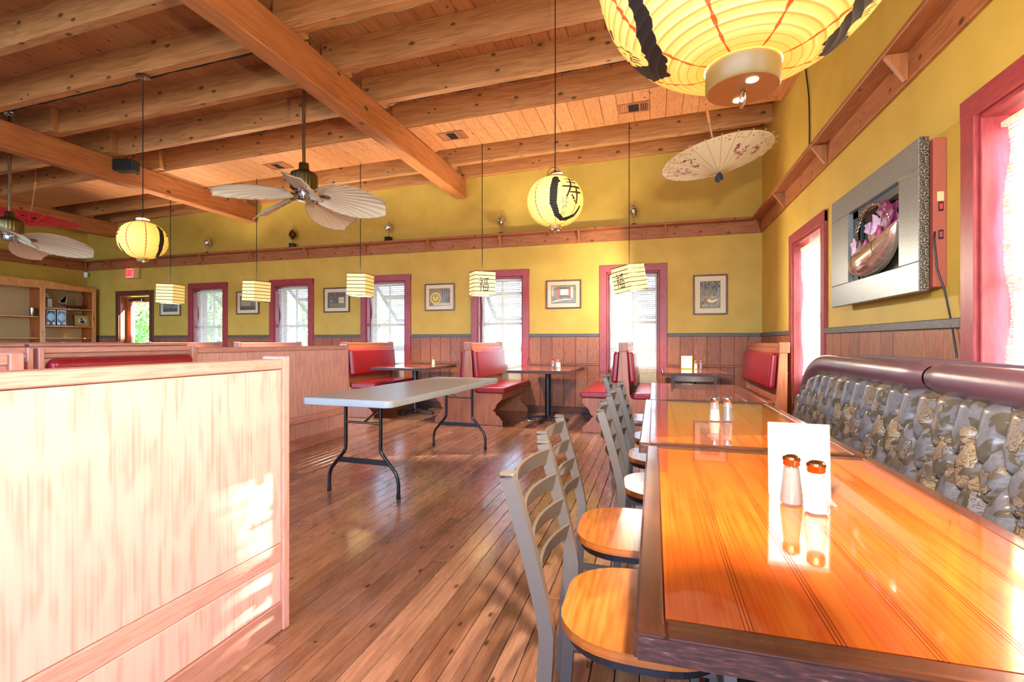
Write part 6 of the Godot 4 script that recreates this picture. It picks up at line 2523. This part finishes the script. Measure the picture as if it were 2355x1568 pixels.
func table_things() -> void:
	var g := plain(Color(0.97, 0.99, 1.0, 0.10), 0.03)
	g.transparency = BaseMaterial3D.TRANSPARENCY_ALPHA
	M.shaker_glass = g
	M.pepper = noise_tex(Vector2i(256, 256), 0.28, 51, ramp([[0.0, srgb(40, 30, 22)], [0.4, srgb(84, 66, 48)], [0.6, srgb(128, 104, 76)], [1.0, srgb(176, 152, 116)]]), false, 2)
	var bronze := plain(srgb(176, 138, 92), 0.14, 1.0)
	shaker("pepper shaker full of dark pepper, in front of the sign holder on the near table", V(0.328, 0.755, 1.352), 0.124, srgb(90, 70, 50), 0.97, true, 0.1, bronze)
	shaker("salt shaker of white salt, in front of the sign holder on the near table", V(0.3665, 0.755, 1.297), 0.124, srgb(232, 226, 212), 0.80, false, 0.3, bronze)
	shaker("salt shaker, left one of the pair on the middle table", V(0.294, 0.755, 2.640), 0.124, srgb(206, 190, 160), 0.62, false)
	shaker("pepper shaker, right one of the pair on the middle table", V(0.356, 0.755, 2.655), 0.124, srgb(90, 70, 50), 0.75, true)
	shaker("salt shaker next to the yellow-edged stand on the corner booth table", V(0.552, 0.77, 7.12), 0.124, srgb(228, 222, 206), 0.8, false)
	shaker("pepper shaker furthest right on the corner booth table", V(0.62, 0.77, 7.14), 0.124, srgb(140, 116, 84), 0.8, true)
	shaker("salt shaker, left of the two right of the sauce bottle", V(-1.388, 0.762, 7.10), 0.124, srgb(220, 212, 196), 0.85, false)
	shaker("salt shaker, right of the two right of the sauce bottle", V(-1.352, 0.762, 7.06), 0.124, srgb(232, 226, 214), 0.8, false)
	shaker("single salt shaker on the booth table under the lantern picture", V(-3.50, 0.762, 7.30), 0.13, srgb(226, 210, 170), 0.9, false)
	# sauce bottle with a red cap
	var t := thing("sauce_bottle", "small dark sauce bottle with a red cap on the booth table", "bottle", V(-1.44, 0.762, 7.05))
	var b := MB.new()
	b.lathe([Vector2(0, 0), Vector2(0.030, 0), Vector2(0.033, 0.006), Vector2(0.033, 0.03), Vector2(0.027, 0.06), Vector2(0.017, 0.088), Vector2(0.016, 0.112), Vector2(0, 0.114)], 24)
	obj("glass", b, M.shaker_glass, t)
	b = MB.new()
	b.lathe([Vector2(0, 0.004), Vector2(0.0305, 0.005), Vector2(0.0305, 0.03), Vector2(0.0245, 0.06), Vector2(0, 0.062)], 24)
	obj("sauce", b, plain(srgb(34, 16, 10), 0.2), t)
	b = MB.new()
	b.lathe([Vector2(0.0195, 0.108), Vector2(0.0205, 0.112), Vector2(0.019, 0.136), Vector2(0.012, 0.142), Vector2(0, 0.143)], 24)
	obj("cap", b, plain(srgb(186, 34, 36), 0.35), t)
	b = MB.new()
	b.ball(Vector3(0.006, 0.045, 0.0285), Vector3(0.012, 0.014, 0.0035), 12, 8)
	obj("label_spot", b, plain(srgb(206, 186, 120), 0.5), t)
	# clear sign holder with a printed sheet
	t = thing("sign_holder", "clear acrylic stand holding a white printed sheet, behind the shakers on the near table", "sign holder", V(0.361, 0.755, 1.415), -0.06)
	var ac := plain(Color(0.95, 0.97, 1.0, 0.08), 0.03)
	ac.transparency = BaseMaterial3D.TRANSPARENCY_ALPHA
	var lean := Basis(Vector3(1, 0, 0), -0.07)
	b = MB.new()
	b.at(Vector3(0, 0.002, 0), lean).box(Vector3(0, 0.094, 0.003), Vector3(0.142, 0.188, 0.0022), 0.0006)
	obj("front_sheet", b, ac, t)
	b = MB.new()
	b.at(Vector3.ZERO).box(Vector3(0, 0.0025, 0.028), Vector3(0.142, 0.003, 0.06), 0.001)
	b.at(Vector3(0, 0.002, 0), lean).box(Vector3(0, 0.094, -0.0032), Vector3(0.142, 0.188, 0.0022), 0.0006)
	obj("acrylic_stand", b, ac, t)
	b = MB.new()
	b.at(Vector3(0, 0.002, 0), lean).box(Vector3(0, 0.089, -0.0003), Vector3(0.136, 0.176, 0.0012))
	obj("printed_sheet", b, plain(srgb(222, 222, 228), 0.6), t)
	b = MB.new()
	b.at(Vector3(0, 0.002, 0), lean)
	for q in [[0.146, 0.030, -0.004], [0.130, 0.094, 0.004], [0.1215, 0.028, 0.0]]:
		var x: float = -q[1] * 0.5
		while x < q[1] * 0.5:
			var w := G.randf_range(0.002, 0.006)
			b.box(Vector3(x + w * 0.5 + q[2], q[0], 0.0006), Vector3(w, 0.0018, 0.0004))
			x += w + 0.0014
	obj("print_lines", b, plain(srgb(70, 70, 78), 0.7), t)
	# little card stand in the corner
	t = thing("card_stand", "small white card stand with yellow edges on the corner booth table", "sign holder", V(0.435, 0.77, 7.15), -0.12)
	b = MB.new()
	b.at(Vector3.ZERO, Basis(Vector3(1, 0, 0), -0.12)).box(Vector3(0, 0.092, 0), Vector3(0.150, 0.184, 0.008), 0.003)
	b.at(Vector3(0, 0.008, -0.02)).box(Vector3.ZERO, Vector3(0.150, 0.014, 0.06), 0.003)
	obj("holder", b, plain(srgb(206, 184, 40), 0.4), t)
	b = MB.new()
	b.at(Vector3.ZERO, Basis(Vector3(1, 0, 0), -0.12)).box(Vector3(-0.004, 0.098, 0.0045), Vector3(0.132, 0.164, 0.001))
	obj("card", b, plain(srgb(226, 226, 224), 0.6), t)
	b = MB.new()
	b.at(Vector3.ZERO, Basis(Vector3(1, 0, 0), -0.12))
	for q in 3: b.box(Vector3(-0.004, 0.055 - q * 0.012, 0.0052), Vector3(0.08 - 0.02 * q, 0.004, 0.0004))
	obj("print_lines", b, plain(srgb(150, 150, 150), 0.7), t)


# ---------------------------------------------------------------- fittings

func small_fittings() -> void:
	# exit sign
	var t := thing("exit_sign", "lit exit sign with red letters over the glazed door", "sign", V(-10.83, 2.625, ROOM_B - 0.002))
	var b := MB.new()
	b.box(Vector3(0.03, 0, 0.03), Vector3(0.36, 0.235, 0.058), 0.008)
	obj("housing", b, plain(srgb(176, 160, 100), 0.5), t)
	b = MB.new()
	b.box(Vector3(-0.04, 0, 0.061), Vector3(0.21, 0.19, 0.004), 0.001)
	obj("lit_face", b, glow(srgb(236, 200, 196), Color(1.0, 0.25, 0.22), 0.25), t)
	var tm := TextMesh.new()
	var sf := SystemFont.new()
	sf.font_names = PackedStringArray(["Droid Sans"])
	sf.font_weight = 700
	tm.font = sf
	tm.text = "EXIT"
	tm.font_size = 64
	tm.pixel_size = 0.0019
	tm.depth = 0.006
	var ml := obj("sign_letters", tm, glow(srgb(220, 30, 34), Color(1.0, 0.10, 0.10), 0.9), t)
	ml.position = Vector3(-0.04, 0, 0.065)
	ml.scale = Vector3(0.72, 1.45, 1)
	var el := OmniLight3D.new()
	el.name = "sign_light"
	el.position = Vector3(-0.04, 0, 0.12)
	el.light_color = Color(1, 0.2, 0.18)
	el.light_energy = 0.02
	el.light_size = 0.08
	el.shadow_enabled = true
	el.omni_range = 20.0
	el.omni_attenuation = 2.0
	t.add_child(el)
	# motion sensor in the far corner
	t = thing("motion_sensor", "small white motion sensor in the far left corner under the plate shelf", "sensor", V(-12.18, 2.635, ROOM_B - 0.07), 0.785)
	b = MB.new()
	b.box(Vector3(0, 0, 0), Vector3(0.075, 0.115, 0.05), 0.012)
	obj("case", b, M.white, t)
	b = MB.new()
	b.box(Vector3(0, -0.015, 0.026), Vector3(0.05, 0.05, 0.006), 0.002)
	obj("lens", b, plain(srgb(206, 206, 210), 0.3), t)
	# grille on the left wall
	t = thing("return_grille", "dark return-air grille above the plate shelf on the left end wall", "vent", V(ROOM_L, 3.01, 6.735), PI / 2)
	b = MB.new()
	for q in [[-0.27, -0.085, 0.27, -0.065], [-0.27, 0.065, 0.27, 0.085], [-0.27, -0.065, -0.25, 0.065], [0.25, -0.065, 0.27, 0.065]]: b.slab(Vector3(q[0], q[1], 0), Vector3(q[2], q[3], 0.018), 0.002)
	obj("frame", b, plain(srgb(150, 84, 52), 0.5), t)
	b = MB.new()
	b.slab(Vector3(-0.25, -0.065, 0.0), Vector3(0.25, 0.065, 0.003))
	obj("backing", b, M.matt_black, t)
	for k in 14:
		b = MB.new()
		b.at(Vector3(-0.232 + k * 0.0357, 0, 0.008), Basis(Vector3.UP, 0.6)).box(Vector3.ZERO, Vector3(0.012, 0.13, 0.002))
		obj("fin", b, plain(srgb(70, 52, 36), 0.6), t)
	# ceiling registers in the boxed-in bay
	var vl := ["brown ceiling register beside the nearest beam", "brown ceiling register left of the big near lantern", "brown ceiling register above the fan"]
	var vs := [[-2.62, 6.05], [-0.24, 6.05], [-5.58, 6.15]]
	for k in 3:
		t = thing("ceiling_register", vl[k], "vent", V(vs[k][0], roof(vs[k][0]) - 0.016, vs[k][1]), 0.0, "registers in the boxed ceiling bay")
		b = MB.new()
		var m := plain(srgb(150, 92, 62), 0.45)
		for q in [[-0.19, -0.125, 0.19, -0.10], [-0.19, 0.10, 0.19, 0.125], [-0.19, -0.10, -0.165, 0.10], [0.165, -0.10, 0.19, 0.10], [-0.075, -0.10, -0.06, 0.10], [0.06, -0.10, 0.075, 0.10]]: b.slab(Vector3(q[0], -0.010, q[1]), Vector3(q[2], 0.006, q[3]), 0.002)
		obj("frame", b, m, t)
		b = MB.new()
		b.slab(Vector3(-0.165, 0.0, -0.10), Vector3(0.165, 0.004, 0.10))
		obj("backing", b, M.matt_black, t)
		for q in 8:
			b = MB.new()
			var x: float = (-0.152 + q * 0.024) if q < 4 else (0.080 + (q - 4) * 0.024)
			b.at(Vector3(x, -0.003, 0), Basis(Vector3(0, 0, 1), 0.6)).box(Vector3.ZERO, Vector3(0.014, 0.002, 0.20))
			obj("fin", b, m, t)
		for q in 4:
			b = MB.new()
			b.at(Vector3(0, -0.003, -0.075 + q * 0.05), Basis(Vector3(1, 0, 0), 0.6)).box(Vector3.ZERO, Vector3(0.12, 0.002, 0.03))
			obj("fin", b, m, t)
	# speaker between the joists
	t = thing("loudspeaker", "black box loudspeaker tucked between the joists beside the middle beam", "loudspeaker", V(-7.42, 3.72, 5.20), 0.3)
	b = MB.new()
	b.box(Vector3.ZERO, Vector3(0.30, 0.17, 0.16), 0.015)
	obj("case", b, plain(srgb(36, 42, 48), 0.5), t)
	for k in 12:
		b = MB.new()
		b.box(Vector3(-0.12 + k * 0.022, 0, 0.082), Vector3(0.008, 0.14, 0.006), 0.001)
		obj("grille_bar", b, M.black, t)
	b = MB.new()
	b.tube([Vector3(0, 0.085, 0), Vector3(0, 0.13, 0)], 0.012, 8)
	obj("mount", b, M.black, t)
	# white box high on the window wall
	t = thing("junction_box", "small white wall box high on the window wall, behind the fan", "switch box", V(-5.07, 3.585, ROOM_B))
	b = MB.new()
	b.box(Vector3(0, 0, 0.02), Vector3(0.15, 0.17, 0.04), 0.008)
	obj("cover", b, M.white, t)
	for s in [-1.0, 1.0]:
		b = MB.new()
		b.at(Vector3(s * 0.04, 0.02, 0.04), Basis(Vector3(1, 0, 0), PI / 2)).lathe([Vector2(0, 0), Vector2(0.02, 0), Vector2(0.018, 0.012), Vector2(0, 0.014)], 16)
		obj("lens", b, plain(srgb(200, 200, 190), 0.2), t)
	# cables
	var run := func(label: String, x0: float, x1: float, d: float, dy: float, r: float, m):
		var q := []
		for k in 30:
			var x := lerpf(x0, x1, k / 29.0)
			q.append(V(x, roof(x) + dy + 0.008 * sin(k * 1.7), d + 0.004 * sin(k * 2.3)))
		var cb := MB.new()
		cb.tube(q, r, 6)
		tag(obj("cable", cb, m), label, "cable")
	run.call("black cable running along a joist just right of the nearest beam", -3.0, 1.4, 5.055, 0.012, 0.008, M.matt_black)
	run.call("black cable running along a joist between the nearest and the middle beam", -7.5, -3.3, 5.145, 0.012, 0.008, M.matt_black)
	run.call("dark cable along the joist that the left lantern hangs from", -7.5, -3.3, 3.768, 0.010, 0.009, M.matt_black)
	run.call("tan conduit along a joist right of the nearest beam, at the top edge", -3.0, 1.4, 3.672, 0.010, 0.011, plain(srgb(150, 116, 70), 0.5))
	b = MB.new()
	b.tube([V(1.488, 3.95, 5.60), V(1.486, 3.60, 5.48), V(1.488, 3.30, 5.47), V(1.486, 2.943, 5.47)], 0.007, 6)
	tag(obj("cable", b, M.black), "black cable hanging down the right wall to the plate shelf", "cable")
	# holder bent from wire on the booth table
	b = MB.new()
	b.tube([V(-1.83, 0.763, 7.05), V(-1.83, 0.87, 7.05), V(-1.815, 0.905, 7.05), V(-1.80, 0.90, 7.05), V(-1.785, 0.86, 7.05), V(-1.785, 0.763, 7.05)], 0.004, 6)
	tag(obj("wire_holder", b, M.black), "small black wire holder at the left end of the booth table by the sauce bottle", "holder")
